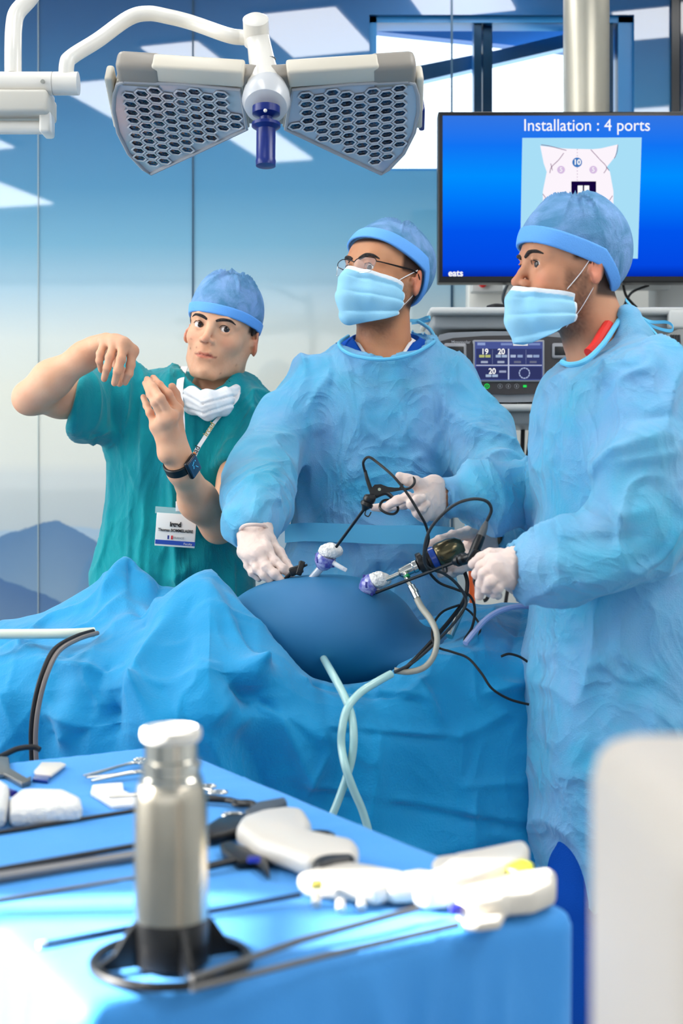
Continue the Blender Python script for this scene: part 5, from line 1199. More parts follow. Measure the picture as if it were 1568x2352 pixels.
def sg(x0_, y0_, x1_, y1_, w_, h_, D=None):
    def dd(x, y):
        q = ((V[:, 0]/V[:, 1]*F+CX-x)**2+((H-V[:, 2])/V[:, 1]*F+HY-y)**2); q[:nc*30] += 1e6; return V[np.argmin(q)]
    return (dd(x0_, y0_), dd(x1_, y1_), w_, h_)
creases = [
    sg(480, 1348, 300, 1560, .026, .026), sg(480, 1348, 150, 1700, .026, .034), sg(480, 1348, 520, 1540, .030, -.022), sg(482, 1350, 600, 1530, .022, .018), sg(500, 1350, 720, 1530, .022, .030), sg(600, 1525, 380, 1690, .020, .045), sg(600, 1530, 500, 1640, .020, .022),
    sg(300, 1560, 370, 1690, .016, .036), sg(240, 1600, 260, 1700, .03, -.03), sg(300, 1560, 180, 1690, .020, -.016), sg(540, 1560, 590, 1620, .020, -.055), sg(430, 1400, 420, 1660, .04, -.02), sg(560, 1420, 600, 1520, .03, -.02), sg(600, 1620, 760, 1700, .018, .020), sg(560, 1570, 700, 1690, .02, -.02), sg(375, 1330, 330, 1440, .016, -.016), sg(300, 1290, 318, 1410, .016, -.022), sg(285, 1285, 220, 1410, .018, .014), sg(345, 1330, 360, 1400, .012, .012),
    sg(0, 1470, 100, 1500, .018, .012), sg(100, 1520, 250, 1545, .012, .014), sg(60, 1500, 130, 1640, .018, .016), sg(250, 1530, 190, 1640, .016, -.016), sg(110, 1640, 190, 1670, .012, .012), sg(160, 1500, 120, 1690, .018, -.016), sg(0, 1590, 40, 1680, .016, .014), sg(-60, 1560, 60, 1760, .02, .014),
    sg(700, 1560, 980, 1600, .010, .012), sg(720, 1570, 960, 1612, .010, -.012), sg(760, 1670, 1060, 1690, .010, .010), sg(770, 1680, 1060, 1702, .010, -.010), sg(700, 1800, 1210, 1890, .007, .008), sg(700, 1812, 1210, 1902, .008, -.008), sg(960, 1430, 1210, 1540, .010, .014), sg(1000, 1470, 1210, 1600, .014, -.010), sg(1060, 1680, 1058, 1800, .006, .006), sg(1060, 1805, 1210, 1798, .006, .006),
    sg(1090, 1830, 1070, 2100, .014, .012), sg(1040, 1700, 1160, 1640, .012, .010), sg(960, 1560, 1010, 1660, .014, .012), sg(640, 1640, 720, 1800, .02, .018), sg(560, 1700, 640, 1900, .022, -.018), sg(480, 1690, 560, 1900, .022, .016), sg(870, 1700, 850, 1900, .016, .008), sg(1120, 1590, 1210, 1570, .012, .014), sg(740, 1440, 600, 1400, .014, .012), sg(1000, 1440, 1100, 1380, .016, .012),
    sg(650, 1900, 980, 1960, .01, .010), sg(760, 1720, 700, 1830, .012, .012), sg(1140, 1400, 1100, 1470, .016, .014), sg(1200, 1400, 1170, 1500, .014, -.012)]
N_ = normals(V, Fq); 
if N_[len(N_)//2, 1] > 0: N_ = -N_; Fq = Fq[:, ::-1]
V = V+N_*((ridged(V*np.array([5.5, 5.5, 4.5]), 31, 2)-.5)*.010)[:, None]
dv = np.zeros(len(V))
for (a, b, wd, ht) in creases:
    ba = b-a; t = np.clip(((V-a)@ba)/(ba@ba), 0, 1); d = np.linalg.norm(V-a-t[:, None]*ba, axis=1); dv += ht*1.5*np.exp(-(d/wd)**1.0)*np.sin(np.pi*np.clip(t*.9+.05, 0, 1))**.35
V = V+N_*dv[:, None]
# the cloth parts around the belly: keep it below and outside the body there
q = (V-np.array([PX(752, 2.84), 2.84, PZ(1440, 2.84)]))/np.array([.205, .175, .30]); ins = np.clip(1.15-np.linalg.norm(q[:, :2], axis=1), 0, .3)/.3
V[:, 2] -= ins*.05
dr = arr_obj('surgical_drape', V, Fq, drape_m); tag(dr, 'large creased blue drape spread over the operating table and hanging to the floor', 'drape')
sol = dr.modifiers.new('thickness', 'SOLIDIFY'); sol.thickness = .0015; sol.offset = -1

# ---------------------------------------------------------------- ports and instruments over the belly
gauze = mat('white gauze', (240, 238, 234), .85, bump=.8, bscale=160); violet = mat('violet port plastic', (86, 88, 176), .2, coat=.6, var=(190, 196, 226), vscale=60); clearp = mat('clear tube plastic', (206, 214, 224), .15, coat=1., alpha=.75)
def port(lab, c, cap_c, can, valve, D, ax):
    e = empty('port', P(*c, D), lab, 'port', 'ports in the belly')
    def f(p): 
        d = ell(p, P(*cap_c, D-.005), (.024, .022, .0165)); q = ridged((p-P(*cap_c, D))*60, 4, 1); return d-(q-.5)*.003
    bodymesh('gauze_wrap', f, P(*cap_c, D)-.04, P(*cap_c, D)+.04, .0022, gauze, e)
    m = M(); a = Vector(ax).normalized(); m.lathe([(.008, -.026), (.013, -.022), (.020, -.012), (.0215, 0), (.020, .006)], PV(*c, D), a, 24); vb = m.build('port_body', violet, e)
    m = M()
    for k in range(6):
        t_ = k*math.pi/3; x_ = a.orthogonal().normalized(); y_ = a.cross(x_); m.box(PV(*c, D)+(x_*math.cos(t_)+y_*math.sin(t_))*.0195-a*.006, (.005, .004, .012), bev=.001)
    m.build('grip_rib', mat('deep violet', (50, 52, 140), .3), vb)
    m = M(); m.tube([PV(*c, D)-a*.02, PV(*can, D+.02)], .0075, 14, smooth=False); m.build('cannula', clearp, e)
    if valve:
        m = M(); m.tube([PV(*c, D), P(*valve[0], D-.012), P(*valve[1], D-.015)], [.006, .005, .0045], 10); m.box(P(*valve[1], D-.015), (.016, .006, .008), Matrix.Rotation(.5, 4, 'Y'), .002); m.build('side_valve', whitec, e)
    return e
port('white gauze wrapped port standing upright, the left of the two', (748, 1281), (759, 1266), (716, 1328), ((772, 1297), (788, 1306)), 2.80, (.35, -.25, .85))
port('white gauze wrapped port lying over to the right, with the long shafts beside it', (854, 1341), (870, 1332), (800, 1395), None, 2.76, (.75, -.2, .45))
# grasper in the upper hand
GD = 2.68
gr = empty('grasper', P(845, 1150, GD), 'black grasper with finger rings, held up in the glove above the upright port', 'grasper')
m = M(); m.tube([P(772, 1256, 2.77), P(843, 1160, GD)], .0030, 10, smooth=False); m.build('shaft', black, gr)
m = M(); A, B = PV(838, 1166, GD), PV(850, 1142, GD); a = (B-A).normalized(); m.lathe([(.004, -.006), (.006, -.002), (.009, .002), (.0125, .004), (.0125, .010), (.010, .012), (.012, .015), (.012, .022), (.007, .026)], A, a, 18); m.box(B, (.022, .018, .012), bev=.004); m.build('rotation_knob', black, gr)
m = M(); m.prism([(PX(a_, GD), PZ(b_, GD)) for a_, b_ in ((848, 1142), (850, 1124), (860, 1113), (874, 1112), (890, 1118), (905, 1120), (922, 1120), (922, 1126), (900, 1130), (880, 1131), (866, 1136), (856, 1146))], (0, GD-.004, 0), (1, 0, 0), (0, 0, 1), (0, .009, 0)); hb_ = m.build('handle_body', black, gr, False)
m = M(); m.lathe([(.003, 0), (.003, .001), (0, .001)], P(871, 1124, GD-.004), (0, -1, 0), 14); m.build('pivot_pin', mat('pale pin', (170, 180, 160), .4), hb_)
m = M(); m.tube([P(918, 1123, GD), P(938, 1122, GD-.008), P(950, 1112, GD-.008), P(951, 1100, GD), P(942, 1094, GD+.010), P(930, 1100, GD+.014), P(922, 1116, GD+.008), P(918, 1123, GD)], .0026, 8); m.build('thumb_ring', black, gr)
m = M(); m.tube([P(862, 1140, GD), P(885, 1132, GD), P(900, 1142, GD), P(906, 1150, GD)], [.0045, .0045, .004, .003], 8); m.build('lower_handle', black, gr)
m = M(); m.tube([P(904, 1148, GD), P(914, 1168, GD-.018), P(905, 1180, GD-.025), P(886, 1178, GD-.025), P(872, 1166, GD-.018), P(880, 1150, GD), P(904, 1148, GD)], .0026, 8); m.build('finger_ring', black, gr)
m = M(); m.tube([P(853, 1130, GD), P(843, 1100, GD), P(838, 1080, GD)], [.0042, .0038, .0028], 10); m.build('cable_plug', black, gr)
m = M(); m.tube([P(840, 1172, GD), P(838, 1182, GD), P(846, 1186, GD), P(852, 1176, GD)], .0012, 6); m.build('latch_wire', black, gr)
cord('grasper_cable', [(838, 1084, GD), (834, 1062, GD-.01), (846, 1050, GD-.02), (866, 1062, GD-.03), (905, 1096, GD-.06), (938, 1138, GD-.07), (962, 1178, GD-.07), (978, 1208, GD-.06), (984, 1240, GD-.04), (975, 1275, GD-.03), (982, 1308, GD-.02), (1008, 1338, GD), (1048, 1354, GD), (1078, 1368, GD), (1090, 1398, GD), (1084, 1440, GD), (1066, 1472, GD+.02), (1085, 1484, GD), (1100, 1492, GD)], .0026, blackm, 'thin black cable looping up from the raised grasper and down past the camera')
# laparoscope camera
LD2 = 2.70
lc = empty('laparoscope', P(985, 1300, LD2), 'steel laparoscope with a dark olive and blue camera head held in the glove', 'laparoscope')
olive = mat('olive gunmetal', (92, 84, 62), .2, .8); bluer = mat('camera blue ring', (16, 58, 140), .25, coat=.5)
A, B = PV(880, 1334, 2.74), PV(1040, 1262, 2.735); a = (B-A).normalized()
m = M(); m.tube([A, A.lerp(B, .26)], .0048, 14, smooth=False); m.build('telescope', steel, lc)
m = M(); m.lathe([(.005, 0), (.010, .004), (.0115, .02), (.0115, .03), (.013, .032), (.013, .040), (.009, .042)], A.lerp(B, .22), a, 20); m.build('eyepiece_sleeve', mat('steel bright', (190, 190, 186), .18, 1.), lc)
m = M(); m.lathe([(.012, 0), (.0225, .002), (.0235, .006), (.0225, .012), (.015, .014), (.015, .020), (.0215, .022), (.021, .030)], A.lerp(B, .50), a, 28); m.build('coupler', black, lc)
m = M(); m.lathe([(.020, 0), (.0235, .002), (.0235, .012), (.021, .014)], A.lerp(B, .68), a, 28); m.build('blue_ring', bluer, lc)
m = M(); m.lathe([(.022, 0), (.0245, .003), (.0255, .012), (.025, .03), (.021, .046), (.012, .056), (0, .058)], A.lerp(B, .77), a, 28); m.build('camera_head', olive, lc)
m = M(); m.tube([P(928, 1312, 2.74), P(936, 1336, 2.70), P(948, 1352, 2.68)], [.006, .0045, .0045], 12, smooth=False); m.build('light_post', steel, lc)
m = M(); m.tube([P(933, 1322, 2.715), P(936, 1327, 2.712)], .0062, 12, smooth=False); m.build('green_ring', mat('green plastic', (30, 140, 80), .3), lc)
beige = mat('beige hose', (168, 164, 150), .4, coat=.3); paleh = mat('pale translucent hose', (168, 208, 204), .25, coat=.6)
k = empty('light_cable', P(1000, 1450, 2.62), 'beige light cable curving from the laparoscope down over the drape', 'cable')
m = M(); m.tube([P(946, 1350, 2.68), P(966, 1392, 2.66), P(988, 1422, 2.64), P(1001, 1450, 2.62), P(1003, 1478, 2.60), P(994, 1510, 2.585), P(972, 1534, 2.575), P(938, 1543, 2.57), P(905, 1540, 2.57)], [.0062, .0066, .0066]+[.0058]*6, 12); m.build('sheath', beige, k)
m = M(); m.tube([P(944, 1346, 2.681), P(958, 1374, 2.668)], .0072, 14, smooth=False); m.tube([P(950, 1356, 2.676), P(953, 1362, 2.673)], .0080, 14, smooth=False); m.build('metal_plug', steel, k)
# second grasper
g2 = empty('grasper', P(1090, 1280, 2.52), 'black grasper lying low towards the right port, with a thick black plug', 'grasper')
m = M(); m.tube([P(864, 1361, 2.74), P(1052, 1288, 2.56)], .0033, 10, smooth=False); m.build('shaft', black, g2)
A, B = PV(1040, 1292, 2.565), PV(1102, 1270, 2.515); a = (B-A).normalized()
m = M(); m.lathe([(.004, 0), (.007, .004), (.0085, .010), (.011, .012), (.011, .018), (.0075, .020), (.0115, .024), (.0115, .031), (.007, .034), (.0065, .07)], A, a, 18); m.build('rotation_knob', black, g2)
m = M(); m.tube([P(1082, 1282, 2.53), P(1096, 1250, 2.53), P(1104, 1232, 2.535)], [.0085, .0095, .0085], 14, smooth=False); m.build('plug', black, g2)
m = M(); m.tube([P(1104, 1232, 2.535), P(1112, 1212, 2.54), P(1117, 1198, 2.545)], [.0080, .0065, .0035], 12, smooth=False); m.build('strain_relief', mat('mid grey rubber', (84, 86, 88), .5), g2)
m = M(); m.prism([(PX(a_, 2.5), PZ(b_, 2.5)) for a_, b_ in ((1070, 1290), (1088, 1262), (1112, 1268), (1125, 1280), (1118, 1290), (1090, 1300))], (0, 2.498, 0), (1, 0, 0), (0, 0, 1), (0, .010, 0)); m.build('handle_body', black, g2, False)
m = M(); m.tube([P(1104, 1292, 2.49), P(1092, 1312, 2.45), P(1089, 1335, 2.44), P(1097, 1350, 2.45), P(1108, 1346, 2.46), P(1112, 1320, 2.48), P(1106, 1296, 2.49)], .0030, 8); m.build('thumb_ring', black, g2)
m = M(); m.tube([P(1112, 1292, 2.48), P(1128, 1320, 2.46), P(1128, 1350, 2.44), P(1118, 1375, 2.43), P(1110, 1380, 2.43)], .0032, 8); m.build('finger_ring', black, g2)
m = M(); m.tube([P(1016, 1303, 2.59), P(1020, 1314, 2.58), P(1026, 1312, 2.58), P(1024, 1299, 2.59)], .0018, 6); m.build('clip', black, g2)
cord('instrument_cable', [(1117, 1198, 2.545), (1128, 1172, 2.53), (1118, 1152, 2.52), (1088, 1146, 2.51), (1050, 1156, 2.51), (1015, 1182, 2.52), (988, 1215, 2.54), (976, 1250, 2.56), (974, 1288, 2.58), (986, 1306, 2.62), (1020, 1318, 2.64), (1052, 1345, 2.66), (1070, 1380, 2.67), (1054, 1416, 2.66), (1010, 1466, 2.61), (950, 1520, 2.575), (905, 1544, 2.56)], .0030, mat('charcoal cable', (44, 46, 48), .5), 'charcoal cable arching from the low grasper over to the left and down')
cord('thick_cable', [(1066, 1312, 2.76), (1073, 1340, 2.74), (1066, 1378, 2.72), (1040, 1416, 2.68), (996, 1468, 2.62), (955, 1512, 2.58), (925, 1540, 2.57)], .0042, blackm, 'thicker black camera cable running down to the left across the drape')
cord('loop_cable', [(1054, 1390, 2.70), (1018, 1404, 2.68), (997, 1430, 2.65), (992, 1462, 2.62), (1004, 1486, 2.60), (1040, 1498, 2.59), (1075, 1512, 2.58), (1105, 1546, 2.565), (1130, 1582, 2.555), (1170, 1606, 2.555), (1214, 1618, 2.56)], .0024, blackm, 'thin dark cable making a loop and trailing right over the drape front')
cord('loop_cable', [(1060, 1392, 2.72), (1082, 1408, 2.72), (1102, 1438, 2.71), (1098, 1470, 2.68), (1104, 1492, 2.66)], .0022, blackm, 'thin dark cable dropping behind the clear tube')
cord('short_cable', [(1150, 1508, 2.60), (1168, 1502, 2.60), (1192, 1508, 2.60), (1214, 1522, 2.60)], .0024, blackm, 'short black cable end on the drape beside the right gown')
cord('clear_tube', [(1068, 1478, 2.66), (1090, 1450, 2.68), (1116, 1422, 2.70), (1150, 1402, 2.72), (1190, 1393, 2.74), (1240, 1394, 2.76)], .0058, mat('clear lilac tube', (176, 186, 230), .15, coat=1.), 'clear lilac tube arching over the right end of the drape', 'tube')
o = M().tube([P(1032, 1462, 2.72), P(1071, 1372, 2.78)], .0078, 16, smooth=False).build('steel_pole', steel); tag(o, 'short slanting steel pole sticking up behind the cables', 'pole')
o = M().tube([P(*q) for q in ((736, 1500, 2.76), (746, 1518, 2.66), (762, 1546, 2.565), (788, 1594, 2.515), (806, 1640, 2.49), (812, 1690, 2.475), (808, 1740, 2.475), (794, 1790, 2.475), (776, 1840, 2.475), (752, 1900, 2.48), (735, 1960, 2.5))], .0075, 14).build('suction_hose', paleh); tag(o, 'pale hose coming from under the belly and crossing to the lower left', 'hose')
o = M().tube([P(*q) for q in ((898, 1548, 2.56), (862, 1568, 2.535), (826, 1592, 2.51), (798, 1626, 2.488), (786, 1670, 2.478), (784, 1715, 2.475), (794, 1765, 2.455), (812, 1815, 2.46), (832, 1862, 2.47), (848, 1920, 2.48), (852, 1980, 2.5))], .0075, 14).build('suction_hose', paleh); tag(o, 'pale hose running on from the beige cable and crossing to the lower right', 'hose')
# black valve at the left hand
v_ = empty('valve_instrument', P(685, 1308, 2.83), 'small black instrument valve in the glove above the belly, left of both ports', 'instrument')
m = M(); m.box(P(680, 1310, 2.83), (.028, .016, .018), Matrix.Rotation(-.3, 4, 'Y'), .004); m.box(P(690, 1305, 2.825), (.012, .016, .030), Matrix.Rotation(.3, 4, 'Y'), .003); m.build('valve_body', black, v_)
m = M(); m.tube([P(688, 1306, 2.825), P(705, 1297, 2.82)], .0022, 8, smooth=False); m.tube([P(686, 1318, 2.825), P(690, 1290, 2.822)], .0035, 8, smooth=False); m.build('lever', black, v_)
m = M(); m.tube([P(672, 1312, 2.83), P(640, 1345, 2.85)], .004, 8, smooth=False); m.build('shaft', black, v_)
# tubes at the left edge
o = M().tube([P(*q) for q in ((-160, 1457, 2.66), (60, 1456, 2.66), (160, 1455, 2.66), (216, 1452, 2.68))], .0095, 14).build('cream_tube', mat('cream tube', (214, 222, 206), .35, coat=.4)); tag(o, 'straight cream tube lying across the drape at the left edge', 'tube')
cd = [(214, 1450, 2.66), (170, 1464, 2.60), (125, 1492, 2.54), (98, 1545, 2.50), (80, 1612, 2.49), (72, 1680, 2.49), (74, 1760, 2.5)]
cord('paired_cable', cd, .0048, blackm, 'black cable bending down the left part of the drape')
cord('paired_cable', [(x+10, y+4, d-.003) for x, y, d in cd], .0045, mat('taupe cable', (120, 112, 108), .4), 'taupe cable lying along the black one on the left part of the drape')

# ================================================================= instrument table and its cloth
TZ = .82
def T(px, py, h=0.):
    z = TZ+h; D = (H-z)*F/(py-HY); return np.array([(px-CX)/F*D, D, z])
A_ = np.array([-.272, 2.263]); du = np.array([.5075, -.8617]); dw_ = np.array([-.8617, -.5075]); LU, LW = 1.006, .62
LW = .52
R2 = np.array([du, dw_])
def cloth(p):
    q = (p[:, :2]-A_)@R2.T; u, w_ = q[:, 0]-LU/2, q[:, 1]-LW/2; z = p[:, 2]
    fl = np.clip((TZ-z)/.7, 0, 1)*.03
    ax, aw = np.abs(u)-(LU/2-.02)-fl, np.abs(w_)-(LW/2-.02)-fl; az = np.abs(z-(TZ-.36))-(.36-.02)
    m_ = np.maximum(np.maximum(ax, aw), az)
    return np.minimum(m_, 0)+np.sqrt(np.maximum(ax, 0)**2+np.maximum(aw, 0)**2+np.maximum(az, 0)**2)-.02
def clothp(V, N):
    top = V[:, 2] > TZ-.012
    s = (ridged(V*np.array([6, 6, 1.4]), 41, 2)-.5)*np.where(top, .0, .022)*np.clip((TZ-V[:, 2])/.12, 0, 1)
    V = V+N*s[:, None]
    q = (V[:, :2]-A_)@R2.T                       # flat fold marks pressed into the cloth
    c = 0
    for u0 in (.28, .60, .86): c = c+np.exp(-(np.abs(q[:, 0]-u0)/.004))*.0012
    for w0 in (.17, .36): c = c+np.exp(-(np.abs(q[:, 1]-w0)/.004))*.0012
    V[:, 2] += np.where(top, c+vnoise(V*np.array([9, 9, 1]), 6)*.0012, 0)*1; return V
tc_ = bodymesh('table_cloth', cloth, (-1.1, .85, .06), (.45, 2.5, .86), .009, tdrape_m, post=clothp); tag(tc_, 'smooth blue cloth over the instrument table in front', 'cloth')
it = empty('instrument_table', (*(A_+du*LU/2+dw_*LW/2), 0), 'instrument table hidden under the smooth blue cloth', 'table')
for a in (.08, .92):
    for b in (.12, .88):
        q = A_+du*LU*a+dw_*LW*b; m = M(); m.tube([(*q, 0), (*q, .72)], .014, 12, smooth=False); m.build('leg', steel, it)
# insulated steel flask with black ring foot
fo = T(393, 2216); fx, fy = fo[0], fo[1]
fl = empty('steel_flask', fo, 'brushed steel flask with white cap standing in a black ring foot on the instrument table', 'flask')
bs = mat('brushed flask steel', (184, 176, 162), .24, 1., bump=.10, bscale=90, stretch=(1, 1, .03))
m = M(); m.lathe([(.0300, TZ+.036), (.0326, TZ+.038), (.0326, TZ+.10), (.0318, TZ+.148), (.0295, TZ+.160), (.0280, TZ+.162)], (fx, fy, 0), n=56); m.build('steel_body', bs, fl)
m = M(); m.lathe([(.028, TZ+.160), (.028, TZ+.166), (.0255, TZ+.168), (.0255, TZ+.175), (.0268, TZ+.176), (.0268, TZ+.181), (.0235, TZ+.183), (.0235, TZ+.200), (.020, TZ+.201)], (fx, fy, 0), n=56); m.build('steel_neck', mat('polished steel', (214, 210, 200), .10, 1.), fl)
m = M(); m.lathe([(.0235, TZ+.198), (.0258, TZ+.200), (.0268, TZ+.204), (.0262, TZ+.209), (.0225, TZ+.211), (.021, TZ+.209), (0, TZ+.208)], (fx, fy, 0), n=56); m.build('cap', mat('milk white plastic', (236, 230, 220), .35), fl)
m = M(); m.lathe([(.034, TZ+.004), (.0335, TZ+.02), (.0332, TZ+.042), (.0328, TZ+.043), (.0290, TZ+.043)], (fx, fy, 0), n=48)
m.build('foot_sleeve', black, fl)
m = M(); m.lathe([(.0630, TZ+.002), (.0720, TZ+.002), (.0722, TZ+.006), (.0705, TZ+.008), (.0640, TZ+.008), (.0630, TZ+.006), (.0630, TZ+.002)], (fx, fy, 0), n=64); rg = m.build('foot_ring', black, fl)
for k_ in range(4):
    t_ = k_*math.pi/2+.42; c_, s_ = math.cos(t_), math.sin(t_); m = M()
    m.prism([(.030, .003), (.066, .003), (.066, .008), (.052, .016), (.040, .034), (.033, .042)], (fx-s_*-.003, fy-c_*.003, TZ), (c_, s_, 0), (0, 0, 1), (-s_*.006, c_*.006, 0)); m.build('foot_fin', black, fl, False)
    pass
# long shafts and handles
def rod(nm, pts, r, m_, lab, cat='instrument', group=None):
    return tag(M().tube([T(px, py, r+h) for px, py, h in pts], r, 10, smooth=False).build(nm, m_), lab, cat, group)
greyrod = mat('grey shaft', (112, 110, 108), .35, .6)
rod('shaft_instrument', [(-120, 1931, 0), (322, 1860, 0)], .0030, black, 'long black rod lying at the left behind the flask, topmost of the rods')
rod('shaft_instrument', [(-120, 2018, .001), (322, 1940, .001)], .0034, black, 'long black rod lying above the thick grey rod at the left')
rod('shaft_instrument', [(-120, 2034, 0), (330, 1962, 0)], .0062, mat('grey tube shaft', (128, 126, 126), .35, .3), 'thick grey rod lying left of the flask')
rod('shaft_instrument', [(-120, 2086, 0), (560, 1975, 0)], .0020, greyrod, 'thin grey rod passing behind the flask below the thick grey one')
# white stapler (pistol)
wp = mat('ivory white plastic', (222, 214, 202), .35, coat=.2); 
def slabz(e, nm, m_, pts, h0, th, bev=.004, z0=0.):
    """flat moulded part from an outline on the table plane, rounded by an SDF-free bevel"""
    bm = bmesh.new(); vs = [bm.verts.new(Vector(T(px, py, 0))+Vector((0, 0, h0))) for px, py in pts]; f = bm.faces.new(vs)
    r = bmesh.ops.extrude_face_region(bm, geom=[f]); bmesh.ops.translate(bm, verts=[q for q in r['geom'] if isinstance(q, bmesh.types.BMVert)], vec=(0, 0, th))
    bmesh.ops.recalc_face_normals(bm, faces=bm.faces[:]); bmesh.ops.bevel(bm, geom=bm.edges[:], offset=min(bev, th*.45), segments=4, profile=.5, affect='EDGES', clamp_overlap=True)
    bm.verts.index_update(); m = M(); m.add([q.co for q in bm.verts], [[q.index for q in fc.verts] for fc in bm.faces]); bm.free(); return m.build(nm, m_, e, sharp=50)
sp = empty('stapler', T(690, 1990), 'white pistol-shaped stapler with a black grip end, behind the other white handles', 'stapler')
slabz(sp, 'pistol_body', wp, [(540, 1948), (552, 1925), (600, 1908), (660, 1900), (700, 1905), (716, 1935), (714, 1958), (760, 1968), (815, 1980), (826, 1996), (820, 2018), (760, 2020), (712, 2032), (650, 2005), (585, 1985)], .002, .026, .011)
slabz(sp, 'black_grip', black, [(716, 2030), (722, 2005), (752, 1992), (808, 1990), (818, 2004), (814, 2024), (770, 2030), (735, 2042)], .002, .024, .008)
slabz(sp, 'trigger', black, [(505, 1958), (528, 1952), (560, 1966), (612, 1978), (620, 2030), (600, 2010), (580, 1995), (545, 2000), (510, 1975)], .0, .012, .004)
m = M(); m.box(T(583, 1974, .026), (.014, .010, .006), bev=.002); m.build('blue_button', mat('violet blue button', (44, 50, 156), .4), sp)
m = M(); m.tube([T(540, 1975, .010), T(470, 1992, .008), T(400, 2004, .008)], .0045, 10); m.build('barrel', black, sp)
# white clip applier with long shaft behind the flask
c1 = empty('clip_applier', T(760, 2060), 'white clip applier with a yellow tab and a shaft running left behind the flask', 'clip applier')
slabz(c1, 'applier_body', wp, [(680, 2052), (700, 2042), (740, 2030), (790, 2018), (860, 2030), (930, 2045), (945, 2060), (900, 2080), (862, 2092), (800, 2080), (740, 2075), (700, 2068)], .003, .018, .007)
m = M(); m.box(T(727, 2032, .022), (.012, .012, .008), bev=.003); m.build('yellow_tab', mat('yellow plastic', (228, 200, 92), .4), c1)
for q in ((726, 2078), (782, 2092), (830, 2086)): m = M(); m.tube([T(*q, .004), T(q[0], q[1]-22, .010)], .0048, 10, smooth=False); m.build('lobe', wp, c1)
m = M(); m.tube([T(690, 2055, .010), T(480, 2094, .006), T(300, 2130, .003), T(95, 2170, .003)], .0026, 8, smooth=False); m.build('shaft', mat('navy black shaft', (16, 34, 60), .4), c1)
m = M(); m.tube([T(104, 2168, .003), T(88, 2171, .003)], .0034, 8, smooth=False); m.build('tip', mat('pale tip', (210, 206, 196), .4), c1)
# two big ivory handles at the right
def pencil(lab, body, th, rodp, r, extra=None):
    e = empty('ligation_handle', T(*body[0]), lab, 'instrument', 'ivory handled instruments at the right'); slabz(e, 'handle', wp, body, .004, th, th*.42)
    m = M(); m.tube([T(px, py, h) for px, py, h in rodp], r, 10, smooth=False); m.build('shaft', greyrod, e)
    return e
e1 = pencil('upper of the two long ivory handles, with the grey shaft ending near the flask foot', [(948, 2092), (952, 2074), (1010, 2058), (1040, 2022), (1100, 2010), (1180, 1992), (1206, 1990), (1216, 2004), (1210, 2030), (1160, 2052), (1090, 2082), (1040, 2096), (980, 2102)], .026, [(960, 2086, .012), (690, 2160, .008), (440, 2248, .012)], .0032)
slabz(e1, 'lever', wp, [(990, 2020), (1000, 2008), (1050, 2000), (1062, 2012), (1040, 2030), (1000, 2050)], .006, .014, .005)
slabz(e1, 'front_lobe', wp, [(850, 2068), (900, 2048), (960, 2036), (1000, 2042), (990, 2070), (960, 2086), (900, 2088)], .004, .016, .006)
e2 = pencil('lower of the two long ivory handles, near the table corner', [(1045, 2128), (1060, 2098), (1120, 2080), (1180, 2062), (1262, 2050), (1278, 2062), (1276, 2092), (1230, 2112), (1170, 2118), (1160, 2128), (1090, 2138)], .024, [(1052, 2124, .010), (760, 2192, .008), (440, 2272, .014)], .0028)
slabz(e2, 'lever', wp, [(1060, 2150), (1075, 2132), (1130, 2122), (1160, 2128), (1150, 2146), (1100, 2152)], .004, .010, .004)
m = M(); m.box(T(1046, 2088, .018), (.012, .010, .010), bev=.002); m.build('blue_button', mat('violet blue button', (44, 50, 156), .4), e2)
yp = empty('yellow_clip', T(1190, 2045), 'small yellow and red clip between the two ivory handles', 'clip')
slabz(yp, 'yellow_part', mat('lime yellow plastic', (206, 212, 40), .4), [(1160, 2052), (1168, 2034), (1200, 2030), (1226, 2042), (1222, 2056), (1190, 2060)], .016, .012, .004)
m = M(); m.box(T(1166, 2040, .026), (.012, .008, .006), bev=.002); m.build('red_part', mat('red plastic', (215, 28, 28), .3), yp)
# black ringed scissors and forceps
def scissors(lab, rings, tip, piv, m_, r=.0030, hh=.008):
    e = empty('ring_forceps', T(*piv), lab, 'forceps')
    for (cx_, cy_, rx_, ry_), tp in zip(rings, tip):
        C = T(cx_, cy_, hh); D = C[1]; m = M(); ring = [C+np.array([math.cos(t)*rx_, math.sin(t)*ry_, 0]) for t in np.linspace(0, 2*math.pi, 17)]
        m.tube(ring, r, 8, smooth=False); m.build('ring', m_, e)
        Pv = T(*piv, hh); d_ = Pv-C; d_ /= np.linalg.norm(d_); m = M(); m.tube([C+d_*rx_*.9, Pv, T(*tp, hh)], [r*1.1, r*1.5, r*.7], 8); m.build('blade_arm', m_, e)
    return e
scissors('black ring-handled instrument right of the flask, farthest one', [(640, 1862, .017, .012), (560, 1846, .014, .011)], [(420, 1822), (430, 1836)], (520, 1838), black)
scissors('black ring-handled instrument under the white stapler', [(728, 1920, .018, .014), (545, 1880, .014, .010)], [(440, 1925), (430, 1935)], (590, 1902), black, .0038)
scissors('steel scissors lying among the black instruments right of the flask', [(535, 1872, .013, .009), (545, 1895, .013, .009)], [(650, 1880), (640, 1866)], (590, 1880), steel, .0022)
scissors('steel clamp with its ring handles showing right of the flask neck', [(478, 1806, .010, .007), (500, 1820, .012, .008)], [(420, 1800), (425, 1812)], (452, 1806), steel, .0022)
scissors('steel clamp lying left of the flask, upper one', [(322, 1744, .009, .006), (330, 1752, .009, .006)], [(190, 1782), (196, 1786)], (290, 1756), steel, .0018)
scissors('steel clamp lying left of the flask, lower one', [(345, 1764, .009, .006), (348, 1776, .009, .006)], [(200, 1786), (210, 1794)], (300, 1776), steel, .0022)
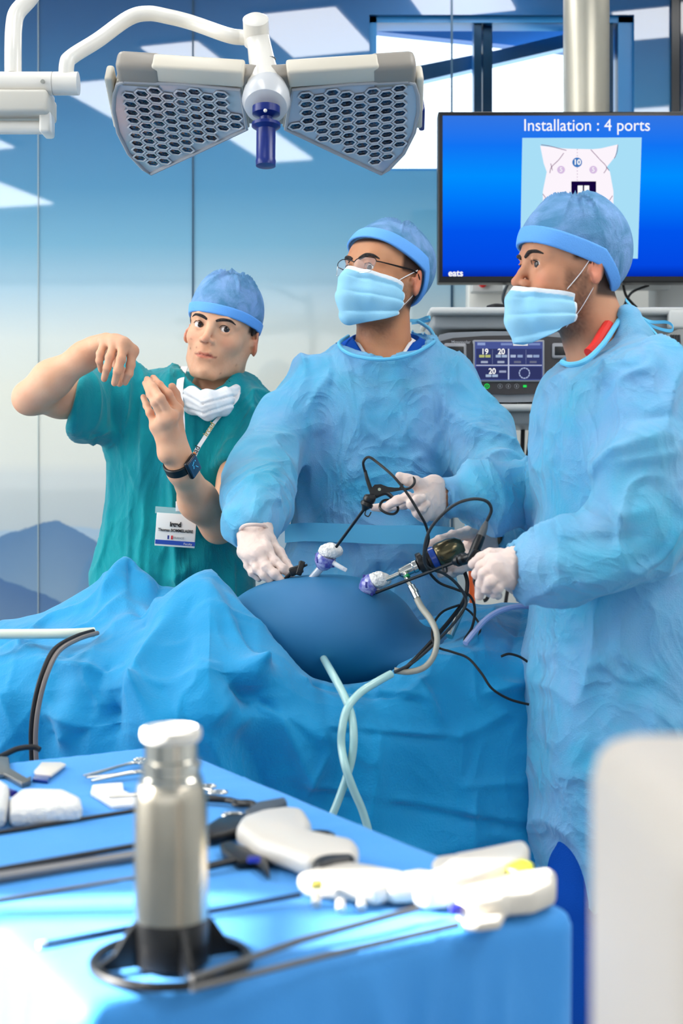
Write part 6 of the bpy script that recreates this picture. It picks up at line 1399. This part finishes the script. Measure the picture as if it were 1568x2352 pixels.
sb = empty('black_handle', T(600, 1880), 'black angular instrument handle between the scissors and the stapler', 'instrument'); slabz(sb, 'handle', mat('slate plastic', (70, 76, 84), .4), [(560, 1900), (590, 1880), (655, 1868), (660, 1880), (620, 1902), (580, 1912)], .010, .012, .004)
slabz(sb, 'grip', black, [(470, 1925), (500, 1905), (580, 1895), (600, 1905), (560, 1930), (500, 1945), (472, 1948)], .002, .014, .005)
# gauzes, pads, retractors
def pad(lab, nm, pts, th, m_=gauze, cat='gauze', bev=.006):
    e = slabz(None, nm, m_, pts, .001, th, bev); return tag(e, lab, cat)
pad('thick folded white gauze stack at the left of the table', 'folded_gauze', [(22, 1905), (20, 1870), (45, 1850), (80, 1848), (150, 1850), (186, 1868), (190, 1890), (120, 1898)], .022, bev=.009)
pad('white gauze stack cut by the left edge of the picture', 'folded_gauze', [(-60, 1912), (-60, 1840), (5, 1838), (22, 1850), (14, 1905)], .028, bev=.009)
pad('thin white pad under the steel blade beside the flask', 'white_pad', [(208, 1830), (212, 1814), (250, 1810), (282, 1808), (284, 1826), (312, 1838), (312, 1858), (258, 1862), (228, 1842)], .006, whitec, 'pad', .002)
pk_ = empty('packet', T(110, 1785), 'small white packet with a blue edge near the far end of the table', 'packet'); slabz(pk_, 'white_side', wp, [(78, 1782), (95, 1762), (140, 1762), (152, 1766), (118, 1792), (80, 1788)], .003, .005, .002)
slabz(pk_, 'blue_edge', bluer, [(74, 1798), (80, 1786), (118, 1788), (110, 1802)], .001, .005, .001)
rt = empty('steel_retractor', T(20, 1780), 'angled steel retractor at the far left of the table', 'retractor'); slabz(rt, 'plate', mat('dull steel', (130, 128, 124), .35, .9), [(-40, 1770), (0, 1750), (20, 1752), (24, 1778), (62, 1800), (72, 1795), (70, 1806), (50, 1812), (10, 1790), (-40, 1792)], .001, .008, .002)
m = M(); m.tube([T(-30, 1800, .012), T(34, 1824, .012)], .005, 12, smooth=False); o = m.build('violet_cap', mat('indigo plastic', (40, 36, 140), .3)); tag(o, 'indigo tube end behind the gauze at the left edge', 'tube')
m = M(); m.tube([T(250, 1830, .009), T(320, 1824, .009)], [.0015, .003], 8, smooth=False); o = m.build('surgical_probe', steel); tag(o, 'thin steel probe lying on the white pad beside the flask', 'probe')
o = M().tube([T(-60, 1760, .006), T(0, 1738, .006), T(40, 1720, .010), T(76, 1716, .010), T(92, 1722, .006)], .0045, 10).build('cable_end', blackm); tag(o, 'black cable end lying on the far left corner of the instrument table', 'cable')
# white equipment casing close to the camera
m = M(); m.box((.127+.12, .62, .56), (.24, .22, 1.12), bev=.022); o = m.build('equipment_casing', mat('warm white casing', (206, 196, 184), .5)); tag(o, 'blurred warm white equipment casing very close at the lower right', 'casing')
